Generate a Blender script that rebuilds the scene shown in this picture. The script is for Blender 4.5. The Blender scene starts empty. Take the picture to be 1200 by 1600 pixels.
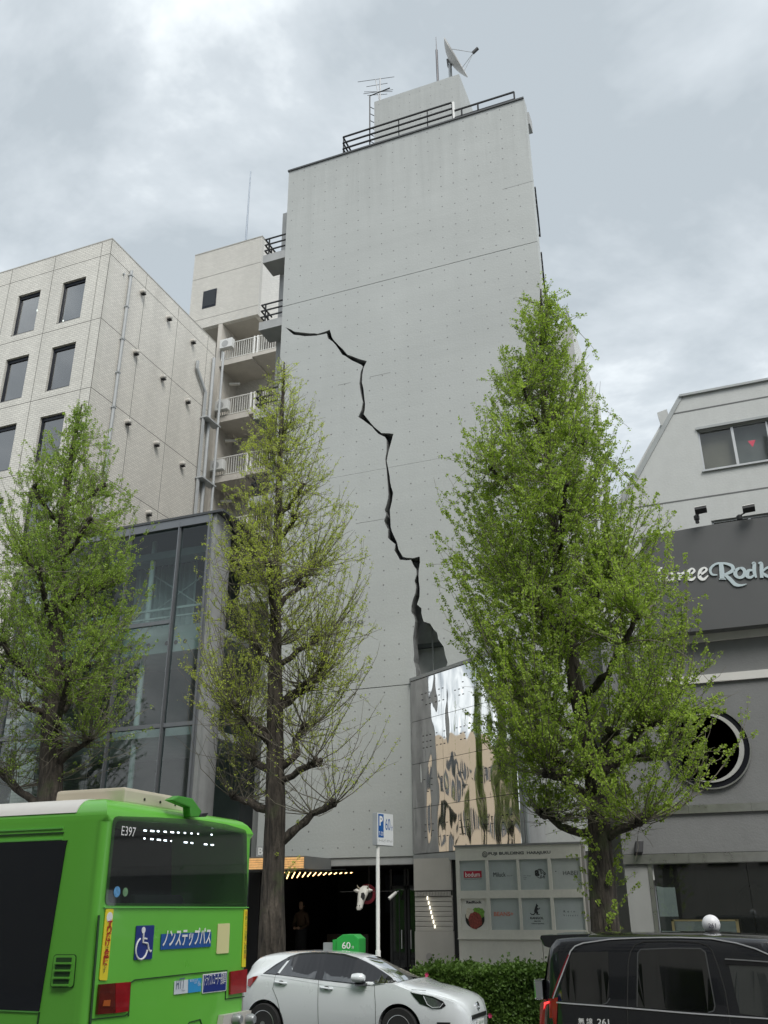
import bpy, bmesh, math, random
import numpy as np
from mathutils import Vector, Matrix, noise as mnoise
RAD = math.radians
sc = bpy.context.scene
col = sc.collection
rnd = random.Random(7)

# ------------------------------------------------------------------ camera
F_PX, PITCH, YAW, ROLL, EYE = 1411.0, RAD(23.75), RAD(21.45), RAD(-0.37), 2.0
cd = bpy.data.cameras.new('camera')
cd.sensor_fit = 'VERTICAL'; cd.sensor_height = 36.0; cd.lens = F_PX / 1600.0 * 36.0
cd.clip_start = 0.05; cd.clip_end = 2000
cam = bpy.data.objects.new('camera', cd); col.objects.link(cam)
cam.matrix_world = (Matrix.Translation((0, 0, EYE)) @ Matrix.Rotation(YAW, 4, 'Z')
                    @ Matrix.Rotation(RAD(90) + PITCH, 4, 'X') @ Matrix.Rotation(ROLL, 4, 'Z'))
sc.camera = cam

# ------------------------------------------------------------------ sky, sun, exposure
SUN_EL, SUN_AZ = RAD(52), RAD(140)          # azimuth clockwise from +Y (the direction of the buildings)
world = bpy.data.worlds.new('World'); sc.world = world; world.use_nodes = True
wn = world.node_tree; wn.nodes.clear(); W = wn.nodes.new; L = wn.links.new
wo = W('ShaderNodeOutputWorld')
sky = W('ShaderNodeTexSky'); sky.sky_type = 'NISHITA'; sky.sun_disc = False
sky.sun_elevation = SUN_EL; sky.sun_rotation = SUN_AZ; sky.dust_density = 3.0
b1 = W('ShaderNodeBackground'); b1.inputs['Strength'].default_value = 0.10
L(sky.outputs[0], b1.inputs['Color'])
tc = W('ShaderNodeTexCoord'); sx = W('ShaderNodeSeparateXYZ'); L(tc.outputs['Generated'], sx.inputs[0])
zz = W('ShaderNodeMath'); zz.operation = 'MAXIMUM'; L(sx.outputs['Z'], zz.inputs[0]); zz.inputs[1].default_value = 0.0
za = W('ShaderNodeMath'); za.operation = 'ADD'; L(zz.outputs[0], za.inputs[0]); za.inputs[1].default_value = 0.35
dx = W('ShaderNodeMath'); dx.operation = 'DIVIDE'; L(sx.outputs['X'], dx.inputs[0]); L(za.outputs[0], dx.inputs[1])
dy = W('ShaderNodeMath'); dy.operation = 'DIVIDE'; L(sx.outputs['Y'], dy.inputs[0]); L(za.outputs[0], dy.inputs[1])
cx = W('ShaderNodeCombineXYZ'); L(dx.outputs[0], cx.inputs[0]); L(dy.outputs[0], cx.inputs[1])
mp = W('ShaderNodeMapping'); mp.inputs['Location'].default_value = (3.1, 1.7, 0.4); L(cx.outputs[0], mp.inputs[0])
n1 = W('ShaderNodeTexNoise'); n1.inputs['Scale'].default_value = 1.7; n1.inputs['Detail'].default_value = 7; n1.inputs['Roughness'].default_value = 0.58
n1.inputs['Distortion'].default_value = 0.35
L(mp.outputs[0], n1.inputs['Vector'])
cr = W('ShaderNodeValToRGB'); e = cr.color_ramp.elements
e[0].position = 0.39; e[0].color = (0.30, 0.335, 0.36, 1)
e[1].position = 0.62; e[1].color = (0.80, 0.835, 0.85, 1)
e2 = cr.color_ramp.elements.new(0.475); e2.color = (0.40, 0.435, 0.46, 1)
e3 = cr.color_ramp.elements.new(0.55); e3.color = (0.60, 0.635, 0.65, 1)
L(n1.outputs['Fac'], cr.inputs[0])
b2 = W('ShaderNodeBackground'); b2.inputs['Strength'].default_value = 1.0; L(cr.outputs[0], b2.inputs['Color'])
mx = W('ShaderNodeMixShader'); mx.inputs[0].default_value = 0.93
L(b1.outputs[0], mx.inputs[1]); L(b2.outputs[0], mx.inputs[2]); L(mx.outputs[0], wo.inputs['Surface'])

sd = bpy.data.lights.new('sun', 'SUN'); sd.energy = 1.5; sd.angle = RAD(28); sd.color = (1.0, 0.97, 0.92)
sun = bpy.data.objects.new('sun', sd); col.objects.link(sun)
sdir = Vector((math.sin(SUN_AZ) * math.cos(SUN_EL), math.cos(SUN_AZ) * math.cos(SUN_EL), math.sin(SUN_EL)))
sun.rotation_euler = sdir.to_track_quat('Z', 'Y').to_euler(); sun.location = sdir * 60
vs = sc.view_settings
vs.view_transform = 'Standard'; vs.look = 'None'; vs.gamma = 1.0; vs.use_curve_mapping = False; vs.exposure = 0.9
sc.render.engine = 'CYCLES'
sc.cycles.max_bounces = 8; sc.cycles.transparent_max_bounces = 12; sc.cycles.use_denoising = True
sc.cycles.caustics_reflective = False; sc.cycles.caustics_refractive = False

# ------------------------------------------------------------------ helpers
def _ray(px, py):
    X = (px - 600) / F_PX; Y = (py - 800) / F_PX
    x = X * math.cos(ROLL) + Y * math.sin(ROLL); y = -X * math.sin(ROLL) + Y * math.cos(ROLL)
    up = -y * math.cos(PITCH) + math.sin(PITCH); z = y * math.sin(PITCH) + math.cos(PITCH)
    return Vector((x * math.cos(YAW) - z * math.sin(YAW), x * math.sin(YAW) + z * math.cos(YAW), up))
def at(px, py, Y=None, X=None, Z=None):
    """A direction measured on the photograph met with a known plane of the place, in metres."""
    d = _ray(px, py)
    t = Y / d.y if Y is not None else X / d.x if X is not None else (Z - EYE) / d.z
    return d * t + Vector((0, 0, EYE))

def tag(o, label=None, cat=None, group=None, kind=None):
    if label: o['label'] = label
    if cat: o['category'] = cat
    if group: o['group'] = group
    if kind: o['kind'] = kind
    return o
def thing(name, loc, label, cat, group=None, rz=0.0):
    o = bpy.data.objects.new(name, None); col.objects.link(o)
    o.empty_display_size = 0.2
    o.location = loc; o.rotation_euler = (0, 0, rz)
    return tag(o, label, cat, group)
def _root(p):
    while p.parent: p = p.parent
    return p
def link(name, me, mat, parent=None, local=False):
    o = bpy.data.objects.new(name, me); col.objects.link(o)
    if mat is not None:
        me.materials.clear(); me.materials.append(mat)
    if parent is not None:
        o.parent = parent
        if not local:
            r = _root(parent)
            off = Matrix.Translation(r.location) @ r.rotation_euler.to_matrix().to_4x4()
            me.transform(off.inverted())
    return o

class MB:
    def __init__(s): s.v = []; s.f = []
    def add(s, vs_, fs):
        n = len(s.v); s.v += [tuple(p) for p in vs_]; s.f += [tuple(i + n for i in f) for f in fs]; return s
    def box(s, x0, x1, y0, y1, z0, z1):
        if x0 > x1: x0, x1 = x1, x0
        if y0 > y1: y0, y1 = y1, y0
        if z0 > z1: z0, z1 = z1, z0
        return s.add([(x0,y0,z0),(x1,y0,z0),(x1,y1,z0),(x0,y1,z0),(x0,y0,z1),(x1,y0,z1),(x1,y1,z1),(x0,y1,z1)],
                     [(0,3,2,1),(4,5,6,7),(0,1,5,4),(1,2,6,5),(2,3,7,6),(3,0,4,7)])
    def obox(s, c, ax, ay, az):
        """Box by centre and three half-axis vectors."""
        c = Vector(c); ax = Vector(ax); ay = Vector(ay); az = Vector(az); P = []
        for k in (-1, 1):
            for (i, j) in ((-1,-1),(1,-1),(1,1),(-1,1)): P.append(c + ax*i + ay*j + az*k)
        return s.add(P, [(0,3,2,1),(4,5,6,7),(0,1,5,4),(1,2,6,5),(2,3,7,6),(3,0,4,7)])
    def bar(s, a, b, w, h=None):
        """Square bar from a to b."""
        a = Vector(a); b = Vector(b); h = h or w; d = (b - a)
        u = d.normalized(); up = Vector((0,0,1)) if abs(u.z) < .9 else Vector((1,0,0))
        r = u.cross(up).normalized(); q = r.cross(u)
        return s.obox((a+b)/2, r*w/2, q*h/2, d/2)
    def tube(s, pts, r, n=8, cap=True):
        pts = [Vector(p) for p in pts]; rr = r if hasattr(r, '__len__') else [r]*len(pts)
        rings = []; prev = None
        base = len(s.v)
        for i, p in enumerate(pts):
            t = (pts[min(i+1, len(pts)-1)] - pts[max(i-1, 0)]).normalized()
            if prev is None:
                up = Vector((0,0,1)) if abs(t.z) < .9 else Vector((1,0,0)); a = t.cross(up).normalized()
            else: a = (prev - t*prev.dot(t)).normalized()
            prev = a; b = t.cross(a)
            for k in range(n):
                an = 2*math.pi*k/n; s.v.append(tuple(p + (a*math.cos(an) + b*math.sin(an))*rr[i]))
        for i in range(len(pts)-1):
            for k in range(n):
                k2 = (k+1) % n; o = base + i*n
                s.f.append((o+k, o+k2, o+n+k2, o+n+k))
        if cap:
            s.f.append(tuple(base + k for k in reversed(range(n)))); o = base + (len(pts)-1)*n
            s.f.append(tuple(o + k for k in range(n)))
        return s
    def prism(s, poly, o, u, w, n, depth):
        """Extrude a 2D polygon (coords along u,w from o) by depth along n."""
        o = Vector(o); u = Vector(u); w = Vector(w); n = Vector(n); m = len(poly)
        a = [o + u*p[0] + w*p[1] for p in poly]; b = [p + n*depth for p in a]
        fs = [tuple(range(m)), tuple(reversed(range(m, 2*m)))]
        for i in range(m):
            j = (i+1) % m; fs.append((j, i, m+i, m+j))
        return s.add(a + b, fs)
    def disc(s, c, r, nrm, t, n=20, ry=None):
        nrm = Vector(nrm).normalized(); up = Vector((0,0,1)) if abs(nrm.z) < .9 else Vector((0,1,0))
        u = up.cross(nrm).normalized(); w = nrm.cross(u)
        poly = [(r*math.cos(2*math.pi*k/n), (ry or r)*math.sin(2*math.pi*k/n)) for k in range(n)]
        return s.prism(poly, c, u, w, nrm, t)
    def ring(s, c, r0, r1, nrm, t, n=40, a0=0, a1=2*math.pi):
        nrm = Vector(nrm).normalized(); up = Vector((0,0,1)) if abs(nrm.z) < .9 else Vector((0,1,0))
        u = up.cross(nrm).normalized(); w = nrm.cross(u); c = Vector(c)
        for k in range(n):
            A = a0 + (a1-a0)*k/n; B = a0 + (a1-a0)*(k+1)/n
            P = [(r0, A), (r1, A), (r1, B), (r0, B)]
            s.prism([(q*math.cos(h), q*math.sin(h)) for q, h in P], c, u, w, nrm, t)
        return s
    def lathe(s, prof, c, ax=(0,0,1), n=20, cap=True):
        ax = Vector(ax).normalized(); up = Vector((1,0,0)) if abs(ax.x) < .9 else Vector((0,1,0))
        u = ax.cross(up).normalized(); w = ax.cross(u); c = Vector(c); base = len(s.v)
        for r, h in prof:
            for k in range(n):
                a = 2*math.pi*k/n; s.v.append(tuple(c + ax*h + (u*math.cos(a) + w*math.sin(a))*r))
        for i in range(len(prof)-1):
            for k in range(n):
                k2 = (k+1) % n; o = base + i*n; s.f.append((o+k, o+k2, o+n+k2, o+n+k))
        if cap:
            s.f.append(tuple(base+k for k in reversed(range(n)))); o = base + (len(prof)-1)*n; s.f.append(tuple(o+k for k in range(n)))
        return s
    def mesh(s, name, smooth=False, fix=True):
        me = bpy.data.meshes.new(name); me.from_pydata(s.v, [], s.f)
        if fix:
            bm = bmesh.new(); bm.from_mesh(me); bmesh.ops.recalc_face_normals(bm, faces=bm.faces); bm.to_mesh(me); bm.free()
        if smooth: me.shade_smooth()
        return me
    def build(s, name, mat, parent=None, smooth=False, bevel=0, local=False, kind=None, label=None):
        me = s.mesh(name, False)
        if bevel:
            bm = bmesh.new(); bm.from_mesh(me); bmesh.ops.remove_doubles(bm, verts=bm.verts, dist=1e-5)
            es = [e_ for e_ in bm.edges if len(e_.link_faces) == 2 and e_.calc_face_angle(0) > .5]
            bmesh.ops.bevel(bm, geom=es, offset=bevel, segments=2, affect='EDGES', profile=.6, clamp_overlap=True)
            bm.to_mesh(me); bm.free()
        if smooth:
            me.shade_smooth()
            try: me.set_sharp_from_angle(angle=RAD(40))
            except Exception: pass
        o = link(name, me, mat, parent, local)
        if kind: o['kind'] = kind
        if label: o['label'] = label
        return o

def boolean(o, cutters, op='DIFFERENCE'):
    """Cut mesh object o (still in world space, unparented data) by MB volumes."""
    for c in cutters:
        me = c.mesh('cut'); co = bpy.data.objects.new('cut', me); col.objects.link(co)
        co.matrix_world = o.matrix_world
        md = o.modifiers.new('b', 'BOOLEAN'); md.object = co; md.operation = op; md.solver = 'EXACT'
        bpy.context.view_layer.update()
        dg = bpy.context.evaluated_depsgraph_get()
        nm = bpy.data.meshes.new_from_object(o.evaluated_get(dg))
        o.modifiers.clear(); old = o.data; o.data = nm
        bpy.data.objects.remove(co); bpy.data.meshes.remove(me)
    return o
def cutbuild(name, mb, cutters, mat, parent):
    """World-space solid minus cutters, then parented."""
    me = mb.mesh(name); o = bpy.data.objects.new(name, me); col.objects.link(o)
    boolean(o, cutters); me = o.data.copy(); bpy.data.objects.remove(o)
    return link(name, me, mat, parent)

def text(name, body, mat, parent, o, u, w, h=None, width=None, align='LEFT', t=.004, bold=0.0, local=False, shear=0.0, space=1.0):
    """Lettering: cap height h (or squeezed to width) standing on origin o, running along u, up along w."""
    c = bpy.data.curves.new(name, 'FONT'); c.body = body; c.align_x = align; c.extrude = 0.0; c.offset = bold; c.shear = shear
    c.space_character = space; c.resolution_u = 3
    ob = bpy.data.objects.new(name, c); col.objects.link(ob)
    bpy.context.view_layer.update(); dg = bpy.context.evaluated_depsgraph_get()
    me = bpy.data.meshes.new_from_object(ob.evaluated_get(dg)); bpy.data.objects.remove(ob); bpy.data.curves.remove(c)
    if not len(me.vertices): return None
    V = np.empty(len(me.vertices)*3); me.vertices.foreach_get('co', V); V = V.reshape(-1, 3)
    x0, x1 = V[:,0].min(), V[:,0].max(); y0, y1 = V[:,1].min(), V[:,1].max()
    k = (h/(y1-y0)) if h else width/(x1-x0); kx = (width/(x1-x0)) if width else k
    xo = 0 if align == 'LEFT' else (x0+x1)/2
    if align == 'LEFT': xo = x0
    u = Vector(u).normalized(); w = Vector(w).normalized(); n = u.cross(w); o = Vector(o)
    P = np.array(o)[None,:] + (V[:,0:1]-xo)*kx*np.array(u)[None,:] + (V[:,1:2]-y0)*k*np.array(w)[None,:] + t*np.array(n)[None,:]
    me.vertices.foreach_set('co', P.ravel()); me.update()
    return link(name, me, mat, parent, local)

# ------------------------------------------------------------------ materials
MATS = {}
def M(name, c, rough=.6, metal=0.0, var=.12, vs_=2.5, bump=0.0, bs=40.0, streak=0.0, spec=.5, emit=0.0, coat=0.0, fine=0.0, det=5):
    if name in MATS: return MATS[name]
    m = bpy.data.materials.new(name); m.use_nodes = True; nt = m.node_tree; N = nt.nodes.new; K = nt.links.new
    b = nt.nodes['Principled BSDF']; b.inputs['Roughness'].default_value = rough; b.inputs['Metallic'].default_value = metal
    b.inputs['Specular IOR Level'].default_value = spec; b.inputs['Coat Weight'].default_value = coat; b.inputs['Coat Roughness'].default_value = .04
    geo = N('ShaderNodeNewGeometry')
    last = None
    base = N('ShaderNodeRGB'); base.outputs[0].default_value = (*c, 1); last = base.outputs[0]
    def mul(fac_socket, lo, hi):
        nonlocal last
        mr = N('ShaderNodeMapRange'); mr.inputs['From Min'].default_value = .25; mr.inputs['From Max'].default_value = .75
        mr.inputs['To Min'].default_value = lo; mr.inputs['To Max'].default_value = hi; K(fac_socket, mr.inputs['Value'])
        mm = N('ShaderNodeMix'); mm.data_type = 'RGBA'; mm.blend_type = 'MULTIPLY'; mm.inputs[0].default_value = 1.0
        K(last, mm.inputs['A']); K(mr.outputs[0], mm.inputs['B']); last = mm.outputs['Result']
    if var:
        n = N('ShaderNodeTexNoise'); n.inputs['Scale'].default_value = vs_; n.inputs['Detail'].default_value = det; n.inputs['Roughness'].default_value = .6
        K(geo.outputs['Position'], n.inputs['Vector']); mul(n.outputs['Fac'], 1-var, 1+var)
        rr = N('ShaderNodeMapRange'); rr.inputs['To Min'].default_value = max(0, rough-.08); rr.inputs['To Max'].default_value = min(1, rough+.08)
        K(n.outputs['Fac'], rr.inputs['Value']); K(rr.outputs[0], b.inputs['Roughness'])
    if fine:
        n = N('ShaderNodeTexNoise'); n.inputs['Scale'].default_value = 22; n.inputs['Detail'].default_value = 3
        K(geo.outputs['Position'], n.inputs['Vector']); mul(n.outputs['Fac'], 1-fine, 1+fine)
    if streak:
        mpn = N('ShaderNodeMapping'); mpn.inputs['Scale'].default_value = (2.2, 2.2, .12); K(geo.outputs['Position'], mpn.inputs[0])
        n = N('ShaderNodeTexNoise'); n.inputs['Scale'].default_value = 1.0; n.inputs['Detail'].default_value = 6; n.inputs['Roughness'].default_value = .65
        K(mpn.outputs[0], n.inputs['Vector']); mul(n.outputs['Fac'], 1-streak, 1+streak*.4)
    K(last, b.inputs['Base Color'])
    if bump:
        n = N('ShaderNodeTexNoise'); n.inputs['Scale'].default_value = bs; n.inputs['Detail'].default_value = 4
        K(geo.outputs['Position'], n.inputs['Vector'])
        bu = N('ShaderNodeBump'); bu.inputs['Strength'].default_value = bump; bu.inputs['Distance'].default_value = .02
        K(n.outputs['Fac'], bu.inputs['Height']); K(bu.outputs[0], b.inputs['Normal'])
    if emit:
        b.inputs['Emission Color'].default_value = (*c, 1); b.inputs['Emission Strength'].default_value = emit
    MATS[name] = m; m['b'] = 1
    return m
def nodes_of(m): return m.node_tree, m.node_tree.nodes['Principled BSDF']

def tile_mat(name, c, mortar, bw, bh, ms, axis, rough=.4, streak=.1):
    """Small wall tiles too fine to build one by one: colour and relief only. axis 'X' (front) or 'Y' (side)."""
    m = M(name, c, rough, var=0, streak=0); nt, b = nodes_of(m); N = nt.nodes.new; K = nt.links.new
    geo = N('ShaderNodeNewGeometry'); sp = N('ShaderNodeSeparateXYZ'); K(geo.outputs['Position'], sp.inputs[0])
    cb = N('ShaderNodeCombineXYZ'); K(sp.outputs[0 if axis == 'X' else 1], cb.inputs[0]); K(sp.outputs[2], cb.inputs[1])
    br = N('ShaderNodeTexBrick'); br.inputs['Scale'].default_value = 1; br.inputs['Brick Width'].default_value = bw; br.inputs['Row Height'].default_value = bh
    br.inputs['Mortar Size'].default_value = ms; br.inputs['Mortar Smooth'].default_value = .1; br.inputs['Bias'].default_value = 0
    br.inputs['Color1'].default_value = (*[q*.93 for q in c], 1); br.inputs['Color2'].default_value = (*[q*1.06 for q in c], 1); br.inputs['Mortar'].default_value = (*mortar, 1)
    K(cb.outputs[0], br.inputs['Vector'])
    mpn = N('ShaderNodeMapping'); mpn.inputs['Scale'].default_value = (.9, .9, .1); K(geo.outputs['Position'], mpn.inputs[0])
    n = N('ShaderNodeTexNoise'); n.inputs['Scale'].default_value = 1.2; n.inputs['Detail'].default_value = 6; K(mpn.outputs[0], n.inputs['Vector'])
    mr = N('ShaderNodeMapRange'); mr.inputs['From Min'].default_value = .3; mr.inputs['From Max'].default_value = .7
    mr.inputs['To Min'].default_value = 1-streak; mr.inputs['To Max'].default_value = 1+streak*.5; K(n.outputs['Fac'], mr.inputs['Value'])
    mm = N('ShaderNodeMix'); mm.data_type = 'RGBA'; mm.blend_type = 'MULTIPLY'; mm.inputs[0].default_value = 1
    K(br.outputs['Color'], mm.inputs['A']); K(mr.outputs[0], mm.inputs['B']); K(mm.outputs['Result'], b.inputs['Base Color'])
    bu = N('ShaderNodeBump'); bu.inputs['Strength'].default_value = .6; bu.inputs['Distance'].default_value = .01; bu.invert = True
    K(br.outputs['Fac'], bu.inputs['Height']); K(bu.outputs[0], b.inputs['Normal'])
    return m

def glass_mat(name, tint, trans=.6, rough=.03, wob=0.0, spec=.5):
    """Flat pane: partly see-through (tinted), with mirror reflection by Fresnel."""
    if name in MATS: return MATS[name]
    m = bpy.data.materials.new(name); m.use_nodes = True; nt = m.node_tree; nt.nodes.clear(); N = nt.nodes.new; K = nt.links.new
    o = N('ShaderNodeOutputMaterial'); tr = N('ShaderNodeBsdfTransparent'); tr.inputs[0].default_value = (*tint, 1)
    df = N('ShaderNodeBsdfDiffuse'); df.inputs[0].default_value = (tint[0]*.12, tint[1]*.12, tint[2]*.12, 1)
    mxa = N('ShaderNodeMixShader'); mxa.inputs[0].default_value = trans; K(df.outputs[0], mxa.inputs[1]); K(tr.outputs[0], mxa.inputs[2])
    gl = N('ShaderNodeBsdfGlossy'); gl.inputs['Roughness'].default_value = rough; gl.inputs[0].default_value = (1, 1, 1, 1)
    fr = N('ShaderNodeFresnel'); fr.inputs[0].default_value = 1.55
    fm = N('ShaderNodeMath'); fm.operation = 'MULTIPLY'; fm.inputs[1].default_value = spec*3.0; fm.use_clamp = True; K(fr.outputs[0], fm.inputs[0])
    gb = N('ShaderNodeNewGeometry'); iv = N('ShaderNodeMath'); iv.operation = 'SUBTRACT'; iv.inputs[0].default_value = 1.0; K(gb.outputs['Backfacing'], iv.inputs[1])
    fb = N('ShaderNodeMath'); fb.operation = 'MULTIPLY'; K(fm.outputs[0], fb.inputs[0]); K(iv.outputs[0], fb.inputs[1]); fm = fb
    if wob:
        geo = N('ShaderNodeNewGeometry'); n = N('ShaderNodeTexNoise'); n.inputs['Scale'].default_value = .8; n.inputs['Detail'].default_value = 1; K(geo.outputs['Position'], n.inputs['Vector'])
        bu = N('ShaderNodeBump'); bu.inputs['Strength'].default_value = wob; bu.inputs['Distance'].default_value = .05; K(n.outputs['Fac'], bu.inputs['Height'])
        K(bu.outputs[0], gl.inputs['Normal'])
    mxb = N('ShaderNodeMixShader'); K(fm.outputs[0], mxb.inputs[0]); K(mxa.outputs[0], mxb.inputs[1]); K(gl.outputs[0], mxb.inputs[2]); K(mxb.outputs[0], o.inputs[0])
    MATS[name] = m
    return m

white = M('white_paint', (.78, .78, .76), .45, var=.05)
black_metal = M('black_metal', (.018, .019, .021), .5, .2, var=.1)
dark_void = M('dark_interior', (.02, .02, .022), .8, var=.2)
steel = M('steel', (.55, .56, .57), .3, .9, var=.08)
galv = M('galvanised', (.42, .44, .45), .45, .5, var=.12)
pipe_grey = M('pipe_grey', (.40, .42, .43), .5, var=.1)
black_rubber = M('black_rubber', (.02, .02, .02), .75, var=.1)
text_black = M('print_black', (.03, .03, .035), .6, var=0)
text_white = M('print_white', (.82, .82, .80), .5, var=0)
# ================================================================== the setting
asphalt = M('asphalt', (.05, .05, .052), .85, var=.25, vs_=1.2, bump=.4, bs=90, fine=.15)
paving = M('paving', (.26, .25, .24), .8, var=.15, bump=.2, bs=60, fine=.1)
kerbstone = M('kerb_stone', (.34, .34, .33), .75, var=.15, bump=.2)
road_paint = M('road_paint', (.74, .74, .71), .7, var=.15, vs_=6)
tag(MB().box(-250, 250, -250, 250, -.5, -.02).build('ground', asphalt), kind='structure')
tag(MB().box(-120, 120, 2.2, 16.5, -.019, 0).build('road', asphalt), kind='structure')
tag(MB().box(-120, 120, 16.7, 60, -.018, .15).build('pavement', paving), kind='structure')
tag(MB().box(-120, 120, -60, 2.0, -.018, .15).build('pavement', paving), kind='structure')
kf = MB()
for i in range(-40, 40): kf.box(i*.9, i*.9+.885, 16.5, 16.7, -.01, .16)
tag(kf.build('kerb', kerbstone, bevel=.012), kind='structure')
kn = MB()
for i in range(-40, 40): kn.box(i*.9, i*.9+.885, 2.0, 2.2, -.01, .16)
tag(kn.build('kerb', kerbstone, bevel=.012), kind='structure')
mk = MB()
mk.box(-120, 120, 9.25, 9.40, .001, .005); mk.box(-120, 120, 9.5, 9.65, .001, .005)
for i in range(-14, 14):
    mk.box(i*8, i*8+5, 13.2, 13.33, .001, .005); mk.box(i*8, i*8+5, 5.9, 6.03, .001, .005)
tag(mk.build('road_markings', road_paint), kind='structure')

# ================================================================== the cracked concrete tower
YT = 24.0
concrete = M('painted_concrete', (.43, .45, .44), .72, var=.06, vs_=.35, bump=.25, bs=14, streak=.03, fine=.03)
nt, b = nodes_of(concrete); N = nt.nodes.new; K = nt.links.new
geo = N('ShaderNodeNewGeometry'); sp0 = N('ShaderNodeSeparateXYZ'); K(geo.outputs['Position'], sp0.inputs[0])
mp0 = N('ShaderNodeMapping'); mp0.inputs['Scale'].default_value = (1.6, 1.6, .10); K(geo.outputs['Position'], mp0.inputs[0])
n0 = N('ShaderNodeTexNoise'); n0.inputs['Scale'].default_value = 1.3; n0.inputs['Detail'].default_value = 7; n0.inputs['Roughness'].default_value = .7; K(mp0.outputs[0], n0.inputs['Vector'])
zr0 = N('ShaderNodeMapRange'); zr0.inputs['From Min'].default_value = 24.2; zr0.inputs['From Max'].default_value = 28.8; zr0.inputs['To Min'].default_value = -.05; zr0.inputs['To Max'].default_value = .34; K(sp0.outputs[2], zr0.inputs['Value'])
ad0 = N('ShaderNodeMath'); ad0.operation = 'ADD'; K(n0.outputs['Fac'], ad0.inputs[0]); K(zr0.outputs[0], ad0.inputs[1])
st0 = N('ShaderNodeMapRange'); st0.inputs['From Min'].default_value = .56; st0.inputs['From Max'].default_value = .95; st0.inputs['To Min'].default_value = 1.0; st0.inputs['To Max'].default_value = .85; K(ad0.outputs[0], st0.inputs['Value'])
bd = N('ShaderNodeTexNoise'); bd.inputs['Scale'].default_value = 1.0; bd.inputs['Detail'].default_value = 2
mpb = N('ShaderNodeMapping'); mpb.inputs['Scale'].default_value = (.35, .35, 4.5); K(geo.outputs['Position'], mpb.inputs[0]); K(mpb.outputs[0], bd.inputs['Vector'])
rb0 = N('ShaderNodeMapRange'); rb0.inputs['From Min'].default_value = .3; rb0.inputs['From Max'].default_value = .7; rb0.inputs['To Min'].default_value = .982; rb0.inputs['To Max'].default_value = 1.015; K(bd.outputs['Fac'], rb0.inputs['Value'])
ml0 = N('ShaderNodeMath'); ml0.operation = 'MULTIPLY'; K(st0.outputs[0], ml0.inputs[0]); K(rb0.outputs[0], ml0.inputs[1])
src0 = b.inputs['Base Color'].links[0].from_socket
mm0 = N('ShaderNodeMix'); mm0.data_type = 'RGBA'; mm0.blend_type = 'MULTIPLY'; mm0.inputs[0].default_value = 1; K(src0, mm0.inputs['A']); K(ml0.outputs[0], mm0.inputs['B']); K(mm0.outputs['Result'], b.inputs['Base Color'])
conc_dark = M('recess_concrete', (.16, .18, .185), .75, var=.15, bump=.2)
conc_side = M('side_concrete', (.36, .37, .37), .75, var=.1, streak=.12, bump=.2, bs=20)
tie_dark = M('tie_plug', (.19, .19, .19), .8, var=.2)
broken = M('broken_concrete', (.34, .35, .35), .85, var=.25, vs_=9, bump=.8, bs=30)
TL = at(451.6, 267.5, YT); TR = at(818.9, 155.7, YT); XL, XR, ZT = TL.x, TR.x, (TL.z+TR.z)/2
ZB = at(580, 1339, YT).z; J4 = at(600, 1073, YT).z; J3 = at(600, 732, YT).z; J2 = at(641, 428, YT).z; J1 = at(835, 283, YT).z
XA = at(646, 1200, YT).x
tower = thing('concrete_tower', (XA, YT, 0), 'tall windowless grey concrete tower with a jagged crack down its front', 'building')

# the crack, outlined as measured on the wall plane
U = [(62,83),(95,95),(120,110),(190,117),(260,122),(300,112),(332,98),(345,145),(375,180),(410,215),(440,248),(500,272),(558,290),(540,330),(532,370),(528,420),(537,460),(545,510),(550,550),(545,590),(538,613),(560,640),(600,690),(650,728),(720,733),(705,800),(690,850),(682,900),(690,940),(698,990),(708,1060),(718,1095),(712,1150),(700,1200),(695,1250),(710,1300),(725,1360),(750,1390),(755,1440),(770,1485),(800,1490),(875,1485)]
LO = [(85,105),(115,128),(180,137),(250,134),(312,122),(320,150),(350,170),(385,215),(410,250),(470,285),(520,310),(534,322),(518,360),(513,430),(520,480),(532,540),(525,590),(505,630),(540,650),(590,690),(630,735),(670,752),(680,770),(678,840),(670,890),(678,950),(684,1010),(690,1100),(680,1160),(667,1200),(670,1260),(680,1320),(692,1370),(725,1410),(740,1470),(760,1505),(830,1505),(848,1540)]
U = [(430+x/3.904, 490+y/3.904) for x, y in U]; LO = [(430+x/3.904, 490+y/3.904) for x, y in LO]
U += [(560+x/2.963, 820+y/2.963) for x, y in [(281,205),(288,290),(285,330),(278,365),(297,385),(300,445),(335,455),(350,480),(370,530),(400,560),(405,605),(412,665),(430,720)]]
LO += [(560+x/2.963, 820+y/2.963) for x, y in [(263,205),(265,290),(250,350),(247,400),(256,450),(250,490),(260,560),(258,630),(262,700),(262,760)]]
outline = U + LO[::-1]
poly = []
for i, (a, b_) in enumerate(zip(outline, outline[1:] + outline[:1])):
    A = at(*a, YT); B = at(*b_, YT); d = (B-A); nseg = max(1, int(d.length/.16))
    for k in range(nseg):
        p = A + d*(k/nseg)
        if 0 < i < len(outline)-1:
            big = .045 if p.z < J3-1.5 else .012
            p = p + Vector((rnd.uniform(-1, 1)*big, 0, rnd.uniform(-1, 1)*big*.6))
        poly.append((p.x, p.z))
crack = MB().prism(poly, (0, YT-.5, 0), (1,0,0), (0,0,1), (0,1,0), 1.6)
G = .012
lifts = [(ZB, J4-G), (J4+G, J3-.004), (J3+.004, J2-G), (J2+G, ZT)]
for i, (z0, z1) in enumerate(lifts):
    x1 = XR
    mb = MB().box(XL, x1, YT, YT+.40, z0, z1)
    o = cutbuild('wall_lift', mb, [crack], concrete, tower)
core = cutbuild('wall_core', MB().box(XL+.03, XR-.03, YT+.03, YT+.385, ZB+.03, ZT-.03), [crack], broken, tower)
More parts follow.
